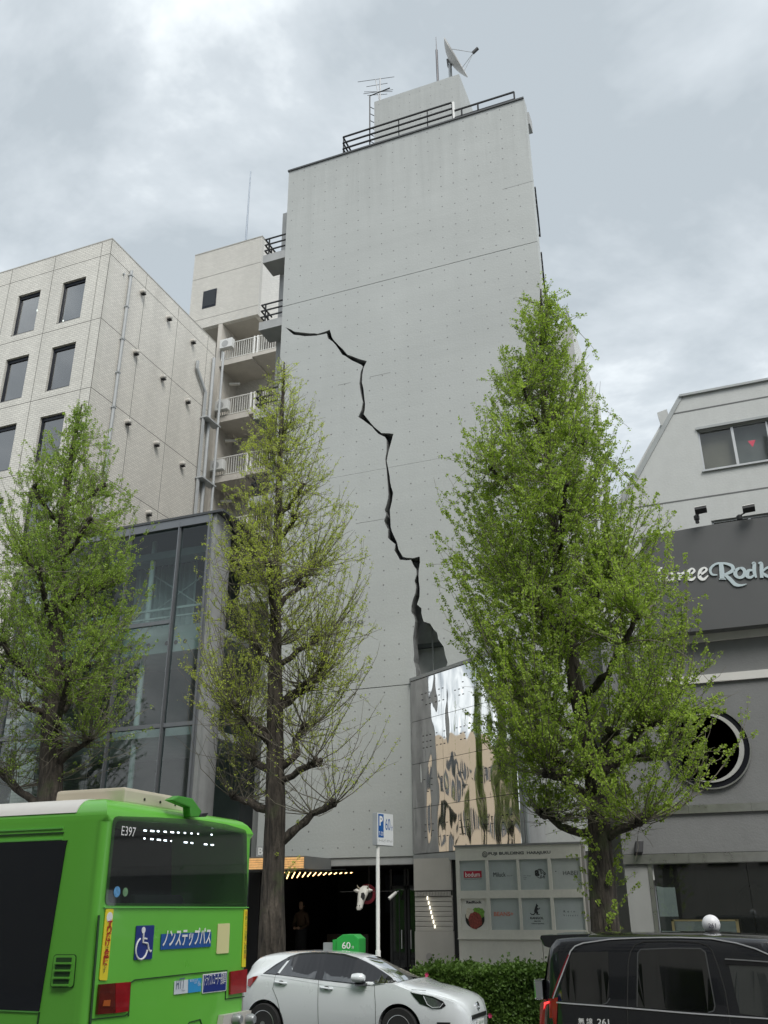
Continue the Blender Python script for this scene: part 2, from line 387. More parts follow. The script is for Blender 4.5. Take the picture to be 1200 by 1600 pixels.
# short secondary pour lines, fine grooves cut as thin dark fillets
pl = MB()
for (xa, ya, xb, yb) in ((785,296,833,283),(528,602,548,598),(578,589,610,583),(556,818,602,812)):
    a = at(xa, ya, YT); b_ = at(xb, yb, YT); MB().box(a.x, b_.x, YT-.003, YT+.01, a.z-.005, a.z+.005).build('pour_line', tie_dark, tower)
# form-tie plugs in a regular grid
ties = MB(); sxp = .462; szp = .462
ncol = int((XR-XL-.3)/sxp); nrow = int((ZT-ZB-.3)/szp)
def in_poly(x, z, P, m=.12):
    c = False; n = len(P)
    for i in range(n):
        x1, z1 = P[i]; x2, z2 = P[i-1]
        if (z1 > z) != (z2 > z) and x < (x2-x1)*(z-z1)/(z2-z1)+x1: c = not c
        if abs(x1-x) < m and abs(z1-z) < m: return True
    return c
for i in range(ncol+1):
    for j in range(nrow+1):
        x = XL+.22+i*sxp+rnd.uniform(-.015,.015); z = ZB+.25+j*szp+rnd.uniform(-.015,.015)
        if x > XR-.08 or (z < J4+.2 and x > XA-.05) or min(abs(z-q) for q in (J2,J3,J4)) < .06: continue
        if (i*3+j*2) % 7 == 3 or rnd.random() < .05: continue
        if in_poly(x, z, poly): continue
        ties.disc((x, YT+.002, z), rnd.uniform(.018, .027), (0,-1,0), .004, n=7)
ties.build('tie_hole', tie_dark, tower, kind='stuff')
# coping along the parapet
MB().box(XL-.03, XR-.01, YT-.05, YT+.44, ZT+.002, ZT+.07).build('coping', M('coping_dark', (.07,.075,.08), .6, var=.15), tower)
# body behind the screen wall
body = MB().box(XL+.35, -5.9, YT+1.15, 35.0, ZB+.05, ZT-.6).build('tower_body', conc_dark, tower)  # dark grey colour adds to the shade seen through the crack
sx_ = at(437, 447, YT+.9).x; st = at(441, 335, YT+.9).z
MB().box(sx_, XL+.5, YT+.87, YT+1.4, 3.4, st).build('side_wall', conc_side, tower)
# inside the wide gap: grey partition, ledge and a thin post
MB().box(-9.2, -6.2, YT+.95, YT+1.12, J4-.6, J4+6.5).build('recess_wall', M('recess_grey', (.60,.63,.63), .8, var=.18, bump=.2), tower)
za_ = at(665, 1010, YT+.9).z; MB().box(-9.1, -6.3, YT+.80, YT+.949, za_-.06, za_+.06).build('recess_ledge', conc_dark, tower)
pa = at(677, 1045, YT+.62); MB().tube([(pa.x, YT+.62, J4-.3), (pa.x, YT+.62, at(676, 978, YT+.62).z)], .025, 8).build('recess_post', galv, tower, smooth=True)
# lettering on the wall
lg = at(454.7, 993, YT)
MB().ring((lg.x, YT-.003, lg.z), .19, .225, (0,-1,0), .03, 32).ring((lg.x, YT-.003, lg.z), .10, .13, (0,-1,0), .03, 24).disc((lg.x, YT-.003, lg.z), .05, (0,-1,0), .03, 14).build('wall_emblem', M('letter_grey', (.09,.095,.1), .5, .4), tower)
ta = at(476, 995, YT); tb = at(568, 976, YT)
text('wall_lettering', 'FUJI BUILDING', MATS['letter_grey'], tower, (ta.x, YT-.004, lg.z+.06), (1,0,0), (0,0,1), h=.16, width=tb.x-ta.x, t=.02)
text('wall_lettering', 'HARAJUKU', MATS['letter_grey'], tower, (ta.x+.1, YT-.004, lg.z-.17), (1,0,0), (0,0,1), h=.12, width=(tb.x-ta.x)*.55, t=.02)

# roof: penthouse, railings
pl_, pr_ = at(584.8, 158.8, YT+1.5), at(717.3, 116, YT+1.5)
MB().box(pl_.x, pr_.x, YT+1.5, YT+4.2, ZT-.7, (pl_.z+pr_.z)/2).build('penthouse', concrete, tower)
tp = MB()
for i in range(9):
    for j in range(7):
        if rnd.random() < .75:
            x = pl_.x+.2+i*.45; z = pl_.z-.25-j*.45
            if x < pr_.x-.1: tp.disc((x, YT+1.502, z), .02, (0,-1,0), .004, n=7)
tp.build('tie_hole', tie_dark, tower, kind='stuff')
rl = at(535.4, 213, YT+.15); rm = at(705, 160, YT+.15); rr_ = at(803, 149, YT+.15)
yr = YT+.2; z0 = ZT+.07
for k in range(4):
    z = rl.z - k*(rl.z-z0-.12)/3.2
    MB().bar((rl.x, yr, z), (rm.x, yr, z), .055, .05).build('rail', black_metal, tower)
    MB().bar((rl.x, yr, z), (rl.x, yr+2.2, z), .055, .05).build('rail', black_metal, tower)
for t in (0, .25, .52, .78, 1.0):
    x = rl.x+(rm.x-rl.x)*t; MB().bar((x, yr+.03, z0), (x, yr+.03, rl.z-.02), .03).build('rail_post', black_metal, tower)
MB().bar((rl.x, yr+1.1, z0-.5), (rl.x, yr+1.1, rl.z-.02), .04).build('rail_post', black_metal, tower)
MB().box(rm.x+.03, rm.x+.10, yr-.04, yr+.04, z0, rm.z+.02).build('rail_post', white, tower)
rr_.z += .22
for z in (rr_.z, rr_.z-.36): MB().bar((rm.x+.1, yr, z), (rr_.x, yr, z), .055, .05).build('rail', black_metal, tower)
for x in (rr_.x, rr_.x-2.0, rm.x+1.0): MB().bar((x, yr, z0), (x, yr, rr_.z), .055).build('rail_post', black_metal, tower)
for z in (rr_.z-.22, rr_.z-.30): MB().bar((rm.x+.1, yr+.25, z), (rr_.x-2.0, yr+.25, z), .04).build('rail', black_metal, tower)
# roof ladder beside the penthouse
lx = pl_.x-.18
for xx in (lx, lx+.0):
    pass
MB().tube([(lx, YT+1.45, ZT), (lx, YT+1.45, pl_.z+.35), (lx+.9, YT+1.45, pl_.z+.42)], .028, 6).build('ladder_rail', black_metal, tower)
lr = MB()
for k in range(10): lr.bar((lx, YT+1.45, ZT+.4+k*.38), (lx+.12, YT+1.62, ZT+.4+k*.38), .022)
lr.build('ladder_rung', black_metal, tower)
# balconies on the left flank
bal_z = [at(409.4, 411, YT).z, at(404.7, 516, YT).z, at(395.6, 654.7, YT).z, at(400, 790, YT).z, at(368, 945, YT).z, at(364, 1123, YT).z]
bxl = at(407, 460, YT).x
for i, z in enumerate(bal_z):
    xl = bxl if i < 4 else bxl-.15
    hgt = .36
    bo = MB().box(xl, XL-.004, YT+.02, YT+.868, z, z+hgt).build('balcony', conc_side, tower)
    if i < 4:
        zt_ = z+hgt+.78
        for k in range(3):
            zz_ = zt_-k*.27
            MB().bar((xl+.03, YT+.06, zz_), (XL-.01, YT+.06, zz_), .045).bar((xl+.05, YT+.06, zz_), (xl+.05, YT+.85, zz_), .045).build('balcony_rail', black_metal, bo)
        MB().bar((xl+.22, YT+.06, z+hgt), (xl+.22, YT+.06, zt_), .045).build('balcony_post', black_metal, bo)
        MB().bar((xl+.05, YT+.55, z+hgt), (xl+.05, YT+.55, zt_), .045).build('balcony_post', black_metal, bo)
    else:
        MB().box(xl+.02, XL-.02, YT+.05, YT+.12, z+hgt+.01, z+hgt+.3).build('balcony_upstand', conc_side, bo)
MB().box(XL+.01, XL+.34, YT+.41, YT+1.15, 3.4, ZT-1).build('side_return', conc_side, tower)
# railings that show past the right edge
for (xa, ya, xb, yb, ly) in ((834, 293, 840.5, 334, 25.7), (842.5, 395, 850, 438, 25.7)):
    a = at(xa, ya, 24.5); b_ = at(xb, yb, ly); X = XR+.02
    q = MB()
    for k in range(4): q.bar((XR-.5+.52, 24.45, a.z-.05-k*.26), (b_.x, ly, a.z-.05-k*.26), .05)
    q.bar((b_.x, ly, a.z-1.15), (b_.x, ly, a.z), .05); q.bar((b_.x-.5, ly, a.z-1.1), (b_.x, ly, a.z-1.1), .05)
    q.build('flank_railing', black_metal, tower)
MB().box(XR-.45, XR+.06, YT+.41, YT+.9, at(824, 197, 24.5).z, ZT-.25).build('flank_upstand', conc_side, tower)
# low terrace block behind the right edge
tr_ = at(893, 505, 27.0)
MB().box(-6.0, tr_.x, 27.0, 33.0, .2, tr_.z).build('terrace_block', M('pale_concrete', (.52,.53,.52), .7, var=.08, streak=.1), tower)
q = MB()
for z in (tr_.z+.75, tr_.z+.4): q.bar((-5.5, 27.1, z), (tr_.x-.15, 27.1, z), .05); q.bar((tr_.x-.15, 27.1, z), (tr_.x-.15, 29, z), .05)
q.bar((tr_.x-.15, 27.1, tr_.z), (tr_.x-.15, 27.1, tr_.z+.75), .05)
q.build('terrace_rail', galv, tower)
for zb in range(4):
    pass
# soffit beam and ground floor shop
beige = M('beige_panel', (.40, .385, .355), .6, var=.06, streak=.06)
MB().box(XL, XA-.02, YT+.03, YT+.5, ZB-.2, ZB-.003).build('soffit_beam', conc_side, tower)
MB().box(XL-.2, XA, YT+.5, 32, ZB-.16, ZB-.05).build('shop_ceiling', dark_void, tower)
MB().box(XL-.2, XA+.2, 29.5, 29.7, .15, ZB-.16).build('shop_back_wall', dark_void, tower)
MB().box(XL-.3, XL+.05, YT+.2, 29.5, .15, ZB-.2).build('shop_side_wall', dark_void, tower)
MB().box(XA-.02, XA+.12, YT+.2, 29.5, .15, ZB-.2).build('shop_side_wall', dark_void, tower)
MB().box(XL+.05, XA-.02, YT+.3, 29.5, .152, .5).build('shop_floor', M('shop_floor', (.05,.045,.04), .5), tower)
# shop furniture seen dimly: counter, shelves, poster
q = MB(); q.box(-12.2, -10.9, 26.3, 26.9, .5, 1.35)
q.build('shop_counter', M('dark_wood', (.06,.035,.022), .5, var=.3, vs_=8), tower)
for (xa, xb, y, z0_, z1_, nm, c) in ((-11.4,-10.7,28.9,1.9,3.0,'shop_menu_board',(.03,.035,.06)),(-10.2,-9.5,27.6,.5,2.4,'shop_partition',(.16,.15,.13)),(-9.45,-9.35,27.2,1.1,1.9,'shop_partition',(.1,.1,.1))):
    MB().box(xa, xb, y, y+.08, z0_, z1_).build(nm, M('shop_'+str(c[0]), c, .6), tower)
# glazed shop doors
gd = MB(); gx0, gx1 = at(612, 1420, 24.7).x, XA-.06
for x in (gx0, (gx0+gx1)/2-.04, (gx0+gx1)/2+.05, gx1): gd.box(x-.03, x+.03, 24.66, 24.74, .5, 3.0)
gd.box(gx0, gx1, 24.66, 24.74, 2.5, 2.58).box(gx0, gx1, 24.66, 24.74, .5, .62)
gd.build('door_frame', black_metal, tower)
MB().box(gx0+.03, (gx0+gx1)/2-.07, 24.69, 24.71, .62, 2.5).build('door_pane', glass_mat('shop_glass', (.35,.37,.38), .7), tower)
MB().box((gx0+gx1)/2+.08, gx1-.03, 24.69, 24.71, .62, 2.5).build('door_pane', MATS['shop_glass'], tower)
for x in ((gx0+gx1)/2-.13, (gx0+gx1)/2+.13):
    MB().tube([(x, 24.62, 1.05), (x, 24.62, 1.5)], .018, 8).build('door_handle', steel, tower)

# lit timber canopy over the shop
cx1 = at(517, 1345, YT).x; cyf = at(475, 1345, X=cx1).y
cz0, cz1 = at(475, 1357, cyf).z, at(475, 1337, cyf).z
cw = M('canopy_grey', (.16,.17,.17), .6)
canopy = thing('shop_canopy', (cx1-1.5, YT, cz0), 'grey box canopy with glowing timber slat front over dark shop entrance', 'canopy')
MB().box(cx1-3.2, cx1, cyf+.05, YT+.02, cz0, cz1).build('canopy_box', cw, canopy)
lamp_w = M('lit_timber', (.70, .40, .16), .6, var=.4, vs_=9, emit=.35)
for k in range(5):
    z = cz0+.01+k*(cz1-cz0-.03)/5
    MB().box(cx1-3.2, cx1-.03, cyf, cyf+.05, z, z+(cz1-cz0)/5*.72).build('canopy_slat', lamp_w, canopy)
led = M('led_warm', (1.0, .62, .25), .5, var=0, emit=2.5)
for k in range(15):
    x = at(434+k*8.2, 1362, cyf+.6).x; ln = .17*(1-k/15)+.035; tl_ = RAD(18+k*4.2); z_ = cz0-.10-.04*(1-k/15)
    MB().bar((x-ln/2*math.sin(tl_), cyf+.6, z_-ln/2*math.cos(tl_)), (x+ln/2*math.sin(tl_), cyf+.6, z_+ln/2*math.cos(tl_)), .020).build('led_bar', led, canopy)
MB().box(cx1-1.6, cx1+.9, cyf+.58, cyf+.62, cz0-.03, cz0-.01).build('led_rail', black_metal, canopy)

# ================================================================== warped mirror panel
ANG = RAD(34); ux = Vector((math.cos(ANG), -math.sin(ANG), 0)); nx = Vector((-math.sin(ANG), -math.cos(ANG), 0)); up = Vector((0,0,1))
mA = Vector((XA+.0, YT-.02, 0)); mLen = 4.2
mz0 = at(646, 1335, YT).z; mz1 = at(646, 1066, YT).z
mirror = bpy.data.materials.new('warped_stainless'); mirror.use_nodes = True; nt, b = nodes_of(mirror); N = nt.nodes.new; K = nt.links.new
b.inputs['Metallic'].default_value = 1; b.inputs['Base Color'].default_value = (.78,.78,.77,1); b.inputs['Roughness'].default_value = .035
geo = N('ShaderNodeNewGeometry'); mpn = N('ShaderNodeMapping'); mpn.inputs['Scale'].default_value = (1.9, 1.9, .75); K(geo.outputs['Position'], mpn.inputs[0])
n = N('ShaderNodeTexNoise'); n.inputs['Scale'].default_value = 1.25; n.inputs['Detail'].default_value = .6; n.inputs['Roughness'].default_value = .3; K(mpn.outputs[0], n.inputs['Vector'])
bu = N('ShaderNodeBump'); bu.inputs['Strength'].default_value = .5; bu.inputs['Distance'].default_value = .055; K(n.outputs['Fac'], bu.inputs['Height']); K(bu.outputs[0], b.inputs['Normal'])
mir = thing('mirror_panel_wall', (mA.x+1.6, mA.y-1.1, mz0), 'rippled mirror stainless panelling angled out of the wall under the crack', 'wall panels')
rows = 4; colsn = 3
for r in range(rows):
    for c in range(colsn):
        za0 = mz0+(mz1-mz0)*r/rows+.006; za1 = mz0+(mz1-mz0)*(r+1)/rows-.006
        ua = mLen*c/colsn+.004; ub = mLen*(c+1)/colsn-.004
        MB().obox(mA+ux*(ua+ub)/2+up*(za0+za1)/2+nx*.03, ux*(ub-ua)/2, nx*.012, up*(za1-za0)/2).build('mirror_sheet', mirror, mir)
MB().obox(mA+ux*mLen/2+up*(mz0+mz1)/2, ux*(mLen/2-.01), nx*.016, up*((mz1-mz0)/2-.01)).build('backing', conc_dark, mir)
stud = M('stud_dark', (.07,.07,.075), .4, .6)
sm = MB()
for r in range(rows):
    for (cu, n_) in ((.55, 4), (1.15, 4), (2.0, 4), (2.9, 4), (3.6, 3)):
        for i in range(3):
            for j in range(3):
                if rnd.random() < .2: continue
                p = mA+ux*(cu+i*.16+rnd.uniform(-.01,.01))+up*(mz0+(mz1-mz0)*(r+.33)/rows+j*.16)+nx*.042
                sm.obox(p, ux*.026, nx*.012, up*.010)
sm.build('stud', stud, mir, kind='stuff')
trimc = M('panel_trim', (.30,.31,.31), .6, var=.15, bump=.3)
MB().obox(mA+ux*mLen/2+up*(mz1+.05)-nx*.12, ux*mLen/2, nx*.2, up*.045).build('top_flashing', trimc, mir)
MB().obox(mA+ux*(mLen/2)+up*(mz0-.11)-nx*.05, ux*(mLen/2), nx*.10, up*.09).build('base_trim', trimc, mir)
e_ = mA+ux*mLen
MB().box(e_.x-.02, e_.x+.05, e_.y, YT-.02, mz0, mz1).build('return_wall', conc_side, mir)
MB().tube([(e_.x+.12, e_.y+.05, .2), (e_.x+.12, e_.y+.05, mz1-.4)], .045, 8).build('downpipe', pipe_grey, mir, smooth=True)

# ================================================================== slatted side gate
gate = thing('service_gate', (-7.8, 23.1, .15), 'beige wall panel with horizontal louvre slats and zigzag light strip', 'gate')
g0, g1 = at(647, 1400, 23.1).x, at(706, 1400, 23.1).x
gz = lambda py: at(676, py, 23.1).z
MB().box(g0, g1, 23.1, 23.3, gz(1391), gz(1341)).build('upper_panel', beige, gate)
MB().box(g0, g1, 23.1, 23.3, .15, gz(1455)).build('lower_panel', beige, gate)
MB().box(g0, g1, 23.2, 23.3, gz(1455), gz(1391)).build('gate_back', M('gate_back', (.10,.10,.095), .7), gate)
ns = 7; zt0, zt1 = gz(1400), gz(1454)
for k in range(ns):
    z = zt0+(zt1-zt0)*k/ns; h_ = (zt0-zt1)/ns
    MB().obox(((g0+g1)/2, 23.16, z-h_*.5), ((g1-g0)/2-.01, 0, 0), (0, .03, .02), (0, .0, h_*.40)).build('slat', beige, gate)
th = MB()
for k in range(24): th.box(g0+.02+k*(g1-g0-.04)/24, g0+.02+(k+.55)*(g1-g0-.04)/24, 23.10, 23.14, gz(1400), gz(1393))
th.build('comb_edge', beige, gate)
ledw = M('led_white', (1.0, .93, .75), .5, var=0, emit=1.3)
ls = MB()
for k in range(7):
    a = at(667+k*1.9, 1402+k*7.4, 23.08); ls.box(a.x, a.x+.022, 23.075, 23.10, a.z-.055, a.z+.02)
ls.build('light_strip', ledw, gate)
MB().disc(at(671, 1495, 23.1)+Vector((0,0,0)), .085, (0,-1,0), .01, 18).build('floor_mark', M('grey_mark', (.27,.26,.25), .7), gate)
MB().box(g1, g1+.13, 23.2, 23.4, .15, gz(1340)).build('dark_post', black_metal, gate)

# ================================================================== tenant sign board
YS = 21.2
sl, sr = at(711, 1326, YS).x, at(906, 1321, YS).x; stz = at(808, 1321, YS).z
board = thing('tenant_board', ((sl+sr)/2, YS, .15), 'cream tenant board with eight framed company panels beside the hedge', 'sign')
cream = M('cream_board', (.68,.66,.60), .55, var=.05, streak=.08, fine=.03)
sw = sr-sl
px_ = lambda f_: sl+f_*sw
bz = lambda py: at(778, py, YS).z
cols_ = [(.030,.243),(.268,.495),(.515,.740),(.765,.990)]
rz = [(bz(1391), bz(1343.5)), (bz(1453), bz(1403.5))]
fr_ = MB()
zs = [bz(1466), rz[1][0], rz[1][1], rz[0][0], rz[0][1], stz]
for a, b_ in ((zs[0],zs[1]),(zs[2],zs[3]),(zs[4],zs[5])): fr_.box(sl, sr, YS, YS+.3, a, b_)
for (za0, za1) in rz:
    edges = [0]+[v for c in cols_ for v in c]+[1]
    for k in range(0, len(edges), 2): fr_.box(px_(edges[k]), px_(edges[k+1]), YS+.0004, YS+.2996, za0, za1)
fr_.build('frame', cream, board)
MB().box(sl, sr, YS-.03, YS+.3, bz(1468), bz(1466)).build('ledge', cream, board)
MB().box(sl+.01, px_(.655), YS+.01, YS+.3, .15, bz(1468.5)).build('base_panel', cream, board)
MB().box(px_(.66), sr-.01, YS+.01, YS+.3, .15, bz(1468.5)).build('base_panel', cream, board)
MB().box(sl-.02, sr+.03, YS-.03, YS+.33, stz+.001, stz+.04).build('cap', M('board_cap', (.22,.22,.22), .5), board)
MB().box(sr+.001, sr+.06, YS+.05, YS+.28, .15, stz).build('side_strip', M('board_side', (.30,.29,.27), .6), board)
frost = M('frosted_panel', (.42,.46,.465), .35, var=.06, vs_=4)
frost2 = M('frosted_panel_pale', (.46,.485,.475), .35, var=.06, vs_=4)
pans = {}
for r in range(2):
    for c in range(4):
        m_ = frost2 if (r, c) == (0, 3) else (M('poster_white', (.72,.70,.66), .5, var=.04) if (r, c) == (1, 0) else frost)
        pans[(r, c)] = MB().box(px_(cols_[c][0]), px_(cols_[c][1]), YS+.05, YS+.08, rz[r][0], rz[r][1]).build('panel', m_, board)
yp = YS+.049
def pp(r, c, fx, fz): return Vector((px_(cols_[c][0]+(cols_[c][1]-cols_[c][0])*fx), yp, rz[r][0]+(rz[r][1]-rz[r][0])*fz))
EX, EZ = (1,0,0), (0,0,1)
pw = (cols_[0][1]-cols_[0][0])*sw; ph = rz[0][1]-rz[0][0]
def st(r, c, s, fx, fz, h, w, m_, bold=0, t=.003, space=1.0):
    o = text('lettering', s, m_, pans[(r, c)], pp(r, c, fx, fz), EX, EZ, h=h*ph, width=w*pw, t=t, bold=bold, space=space)
red = M('logo_red', (.45,.02,.05), .5, var=0); coral = M('logo_coral', (.62,.22,.16), .5, var=0); greyt = M('logo_grey', (.09,.095,.095), .5, var=0)
a = pp(0,0,.14,.43); b_ = pp(0,0,.83,.65); MB().box(a.x, b_.x, yp-.004, yp, a.z, b_.z).build('logo_plate', red, pans[(0,0)])
st(0,0,'bodum', .20,.46,.15,.56, text_white, .01, t=.006); st(0,0,'DESIGN HOUSE STORE', .14,.365,.035,.68, text_black)
st(0,1,'Miluck', .15,.44,.15,.46, text_black); st(0,1,'PLUS BY', .64,.455,.03,.2, greyt)
c_ = pp(0,2,.70,.52); MB().ring(c_, .086, .096, (0,-1,0), .004, 36).build('logo_ring', text_black, pans[(0,2)])
st(0,2,'a', .52,.44,.20,.17, text_black, .05); st(0,2,'m', .66,.60,.08,.10, text_black, .02); st(0,2,'b', .72,.50,.12,.07, text_black, .02); st(0,2,'o', .82,.47,.09,.08, text_black, .02); st(0,2,'r', .71,.36,.1,.06, text_black, .02); st(0,2,'ri', .80,.36,.09,.06, text_black, .02)
for k, w_ in enumerate((.28,.12,.10)): st(0,2,('hair design','salon','tokyo')[k], .12,.44-k*.055,.03,w_, text_black)
st(0,3,'HABEI', .38,.46,.13,.52, greyt); MB().disc(pp(0,3,.14,.58), .010, (0,-1,0), .003, 10).build('logo_dot', text_black, pans[(0,3)])
st(1,1,'BEANS+', .10,.43,.14,.72, coral, .02)
# kangaroo silhouette
kg = [(-.02,.30),(.02,.20),(.16,.19),(.30,.22),(.36,.30),(.33,.40),(.38,.55),(.45,.70),(.52,.82),(.55,.95),(.58,.86),(.61,.96),(.62,.84),(.70,.78),(.69,.74),(.60,.70),(.62,.62),(.74,.58),(.82,.66),(.84,.62),(.76,.52),(.62,.50),(.60,.40),(.66,.30),(.62,.22),(.78,.20),(.78,.16),(.50,.16),(.50,.24),(.46,.30),(.40,.24),(.30,.14),(.10,.14)]
ko = pp(1,2,.27,.40); MB().prism([(x*.27, z*.29) for x, z in kg], ko, EX, EZ, (0,-1,0), .004).build('logo_kangaroo', text_black, pans[(1,2)])
st(1,2,'KANGOL', .26,.33,.075,.48, text_black, .03); st(1,2,'SALON', .38,.245,.05,.24, text_black, .02); st(1,2,'TOKYO CENTRAL', .29,.175,.04,.46, text_black, .02)
st(1,3,'Rein', .30,.54,.06,.40, text_black, space=2); st(1,3,'Vissent', .28,.42,.06,.52, text_black, space=2)
# food poster: bowl of beef on rice
pz = pp(1,0,.5,.34); P10 = pans[(1,0)]
bl = M('poster_bowl', (.02,.02,.02), .4, var=.1); meat = M('poster_beef', (.24,.05,.04), .45, var=.6, vs_=28); lett = M('poster_lettuce', (.16,.33,.05), .5, var=.5, vs_=24); rice = M('poster_rice', (.66,.60,.50), .5, var=.2, vs_=20)
MB().prism([(.22*math.cos(t_), .19*math.sin(t_)) for t_ in [math.pi+math.pi*k/14 for k in range(15)]]+[(.22,.06),(-.22,.10)], pz+Vector((0,-.001,0)), EX, EZ, (0,-1,0), .002).build('poster_bowl', bl, P10)
def blob(o, rx, rz_, seed):
    r_ = random.Random(seed); return [(rx*(1+r_.uniform(-.12,.12))*math.cos(2*math.pi*k/22), rz_*(1+r_.uniform(-.12,.12))*math.sin(2*math.pi*k/22)) for k in range(22)]
MB().prism(blob(0,.15,.12,1), pz+Vector((.08,-.004,.12)), EX, EZ, (0,-1,0), .002).build('poster_lettuce', lett, P10)
MB().prism(blob(0,.10,.13,2), pz+Vector((-.11,-.006,.10)), EX, EZ, (0,-1,0), .002).build('poster_rice', rice, P10)
MB().prism(blob(0,.155,.17,3), pz+Vector((.01,-.009,-.02)), EX, EZ, (0,-1,0), .002).build('poster_beef', meat, P10)
st(1,0,'RedRock', .20,.84,.085,.58, text_black, .03, t=.006)
# heading
hz = bz(1334.5); hc = px_(.245)
MB().ring((hc, YS-.001, hz), .05, .062, (0,-1,0), .006, 28).ring((hc, YS-.001, hz-.01), .022, .032, (0,-1,0), .006, 18).build('emblem', greyt, board)
text('heading', 'FUJI BUILDING', greyt, board, (px_(.275), YS-.002, hz-.035), EX, EZ, h=.08, width=sw*.285, t=.004, bold=.03)
text('heading', 'HARAJUKU', greyt, board, (px_(.585), YS-.002, hz-.035), EX, EZ, h=.075, width=sw*.185, t=.004, bold=.03)
# ================================================================== things on the tower roof
PZ = (pl_.z+pr_.z)/2
rod = thing('lightning_rod', (at(684,125,YT+2).x, YT+2, PZ), 'thick dark lightning rod standing on the tower penthouse roof', 'lightning rod')
x = rod.location.x; top = at(683, 57, YT+2).z
MB().tube([(x,YT+2,PZ),(x,YT+2,PZ+(top-PZ)*.75)], .05, 8).build('mast', M('rod_dark',(.10,.10,.11),.5,.4), rod, smooth=True)
MB().tube([(x,YT+2,PZ+(top-PZ)*.75),(x,YT+2,top)], [.02,.012], 6).build('tip', MATS['rod_dark'], rod)
# satellite dish, seen nearly edge-on
YD = YT+2.4
da, db = at(700, 68.5, YD), at(724.5, 112.5, YD); dc = (da+db)/2; dr = (db-da).length/2*.9
ax = (db-da).normalized(); view = (dc-Vector((0,0,EYE))).normalized()
dn = ax.cross(view).normalized()
if dn.x < 0: dn = -dn
dn = (dn - view*.05).normalized(); dn = (dn - ax*dn.dot(ax)).normalized()
dish = thing('satellite_dish', (at(703,118,YD).x, YD, PZ), 'white satellite dish on a stub mast on top of the penthouse', 'satellite dish')
dm = M('dish_white', (.40,.40,.39), .5, var=.1)
prof = [(dr*t, .16*dr*2*t*t) for t in (.04,.25,.45,.65,.85,1.0)]
dsk = MB().lathe(prof+[(dr*.985, .16*dr*2+.03)]+[(dr*t, .16*dr*2*t*t+.03) for t in (.8,.5,.2,.03)], dc-dn*.16*dr*2, dn, 28)
dsk.build('reflector', dm, dish, smooth=True)
mast_x = at(703.5, 112, YD).x
MB().tube([(mast_x,YD,PZ),(mast_x,YD,dc.z-.25)], .075, 10).lathe([(.14,0),(.16,.1),(.1,.22)], (mast_x,YD,PZ+.32)).build('mast', galv, dish, smooth=True)
MB().bar((mast_x,YD,dc.z-.35), dc-dn*.16*dr*2, .14).bar((mast_x-.08,YD,dc.z+.05), (mast_x-.05,YD,dc.z-.4), .1).build('mount', M('mount_dark',(.12,.12,.12),.6), dish)
fd = at(740, 82, YD-.1)
q = MB()
for p in (da+(db-da)*.18, db, db-ax*.25+view*.3): q.tube([p, fd], .014, 6)
q.build('feed_arm', galv, dish)
MB().bar(fd-dn*.05, fd+dn*.22+Vector((0,0,.06)), .10).build('feed_horn', M('feed_dark',(.08,.08,.08),.5), dish)
# TV aerial
YA = YT+1.8
ae = thing('tv_aerial', (at(594,155,YA).x, YA, PZ), 'thin metal television aerial at the left corner of the penthouse', 'aerial')
bx_ = ae.location.x; zt = at(594, 122, YA).z
MB().tube([(bx_,YA,PZ-.3),(bx_,YA,zt)], .03, 6).tube([(bx_-.02,YA,PZ+.2),(at(587,124,YA).x,YA,at(587,124,YA).z)], .02, 6).build('mast', M('aerial_metal',(.22,.23,.24),.5,.5), ae)
q = MB()
for (x1,y1,x2,y2) in ((559,128,616,120),(572.5,135.5,605.5,130),(568,146.5,614,140),(569,143.5,613,143),(574,149,605,147)):
    q.tube([at(x1,y1,YA), at(x2,y2,YA)], .013, 5)
q.build('element', M('aerial_metal',(.22,.23,.24),.5,.5), ae)

# ================================================================== tiled office block on the left
YO = 25.0
tile_f = tile_mat('tile_front', (.65,.635,.58), (.48,.47,.43), .24, .10, .014, 'X', streak=.10)
tile_s = tile_mat('tile_lit_side', (.69,.67,.615), (.52,.505,.465), .24, .10, .014, 'Y', streak=.10)  # front tile made a touch paler for the stronger light on this side
co = at(175.5, 373.6, YO); XO, ZO = co.x, co.z
office = thing('tiled_office_block', (XO-6, YO, 0), 'beige tiled office block with tall dark windows on the far left', 'building')
jz = [at(172, 396, YO).z, at(157, 496.5, YO).z, at(141.7, 605, YO).z]; SH = (jz[0]-jz[2])/2
wl, wr = at(98.5, 442, YO).x, at(135, 431.4, YO).x; wl2 = at(28.9, 463, YO).x; PIT = wl-wl2
wz1, wz0 = at(98.5, 442, YO).z, at(89.6, 505.6, YO).z
XOL = XO-18; YB = at(337.3, 539.3, X=XO).y
ncw = 5
# front wall as bands and piers round the window openings
nfl = 7
bands = []; 
zc = ZO
wins = []
for s in range(nfl):
    z1, z0 = wz1-s*SH, wz0-s*SH
    if z0 < 8.2: break
    bands.append((z0, z1))
prev = ZO
fw = MB()
for (z0, z1) in bands:
    fw.box(XOL, XO, YO, YO+.35, z1, prev); prev = z0
    edges = [XOL]
    for c in range(ncw-1, -1, -1): edges += [wl-c*PIT, wr-c*PIT]
    edges.append(XO)
    for k in range(0, len(edges), 2): fw.box(edges[k], edges[k+1], YO+.0005, YO+.3495, z0, z1)
LINT = at(30, 1132, YO).z
fw.box(XOL, XO, YO, YO+.35, LINT, prev)
fw.build('front_wall', tile_f, office)
MB().box(XO-.35, XO-.0, YO+.352, YB, 0.1, ZO-.002).build('side_wall', tile_s, office)
MB().box(XO-.9, XO-.002, YO+.003, YO+.3515, .15, LINT-.002).build('corner_pier', tile_f, office)
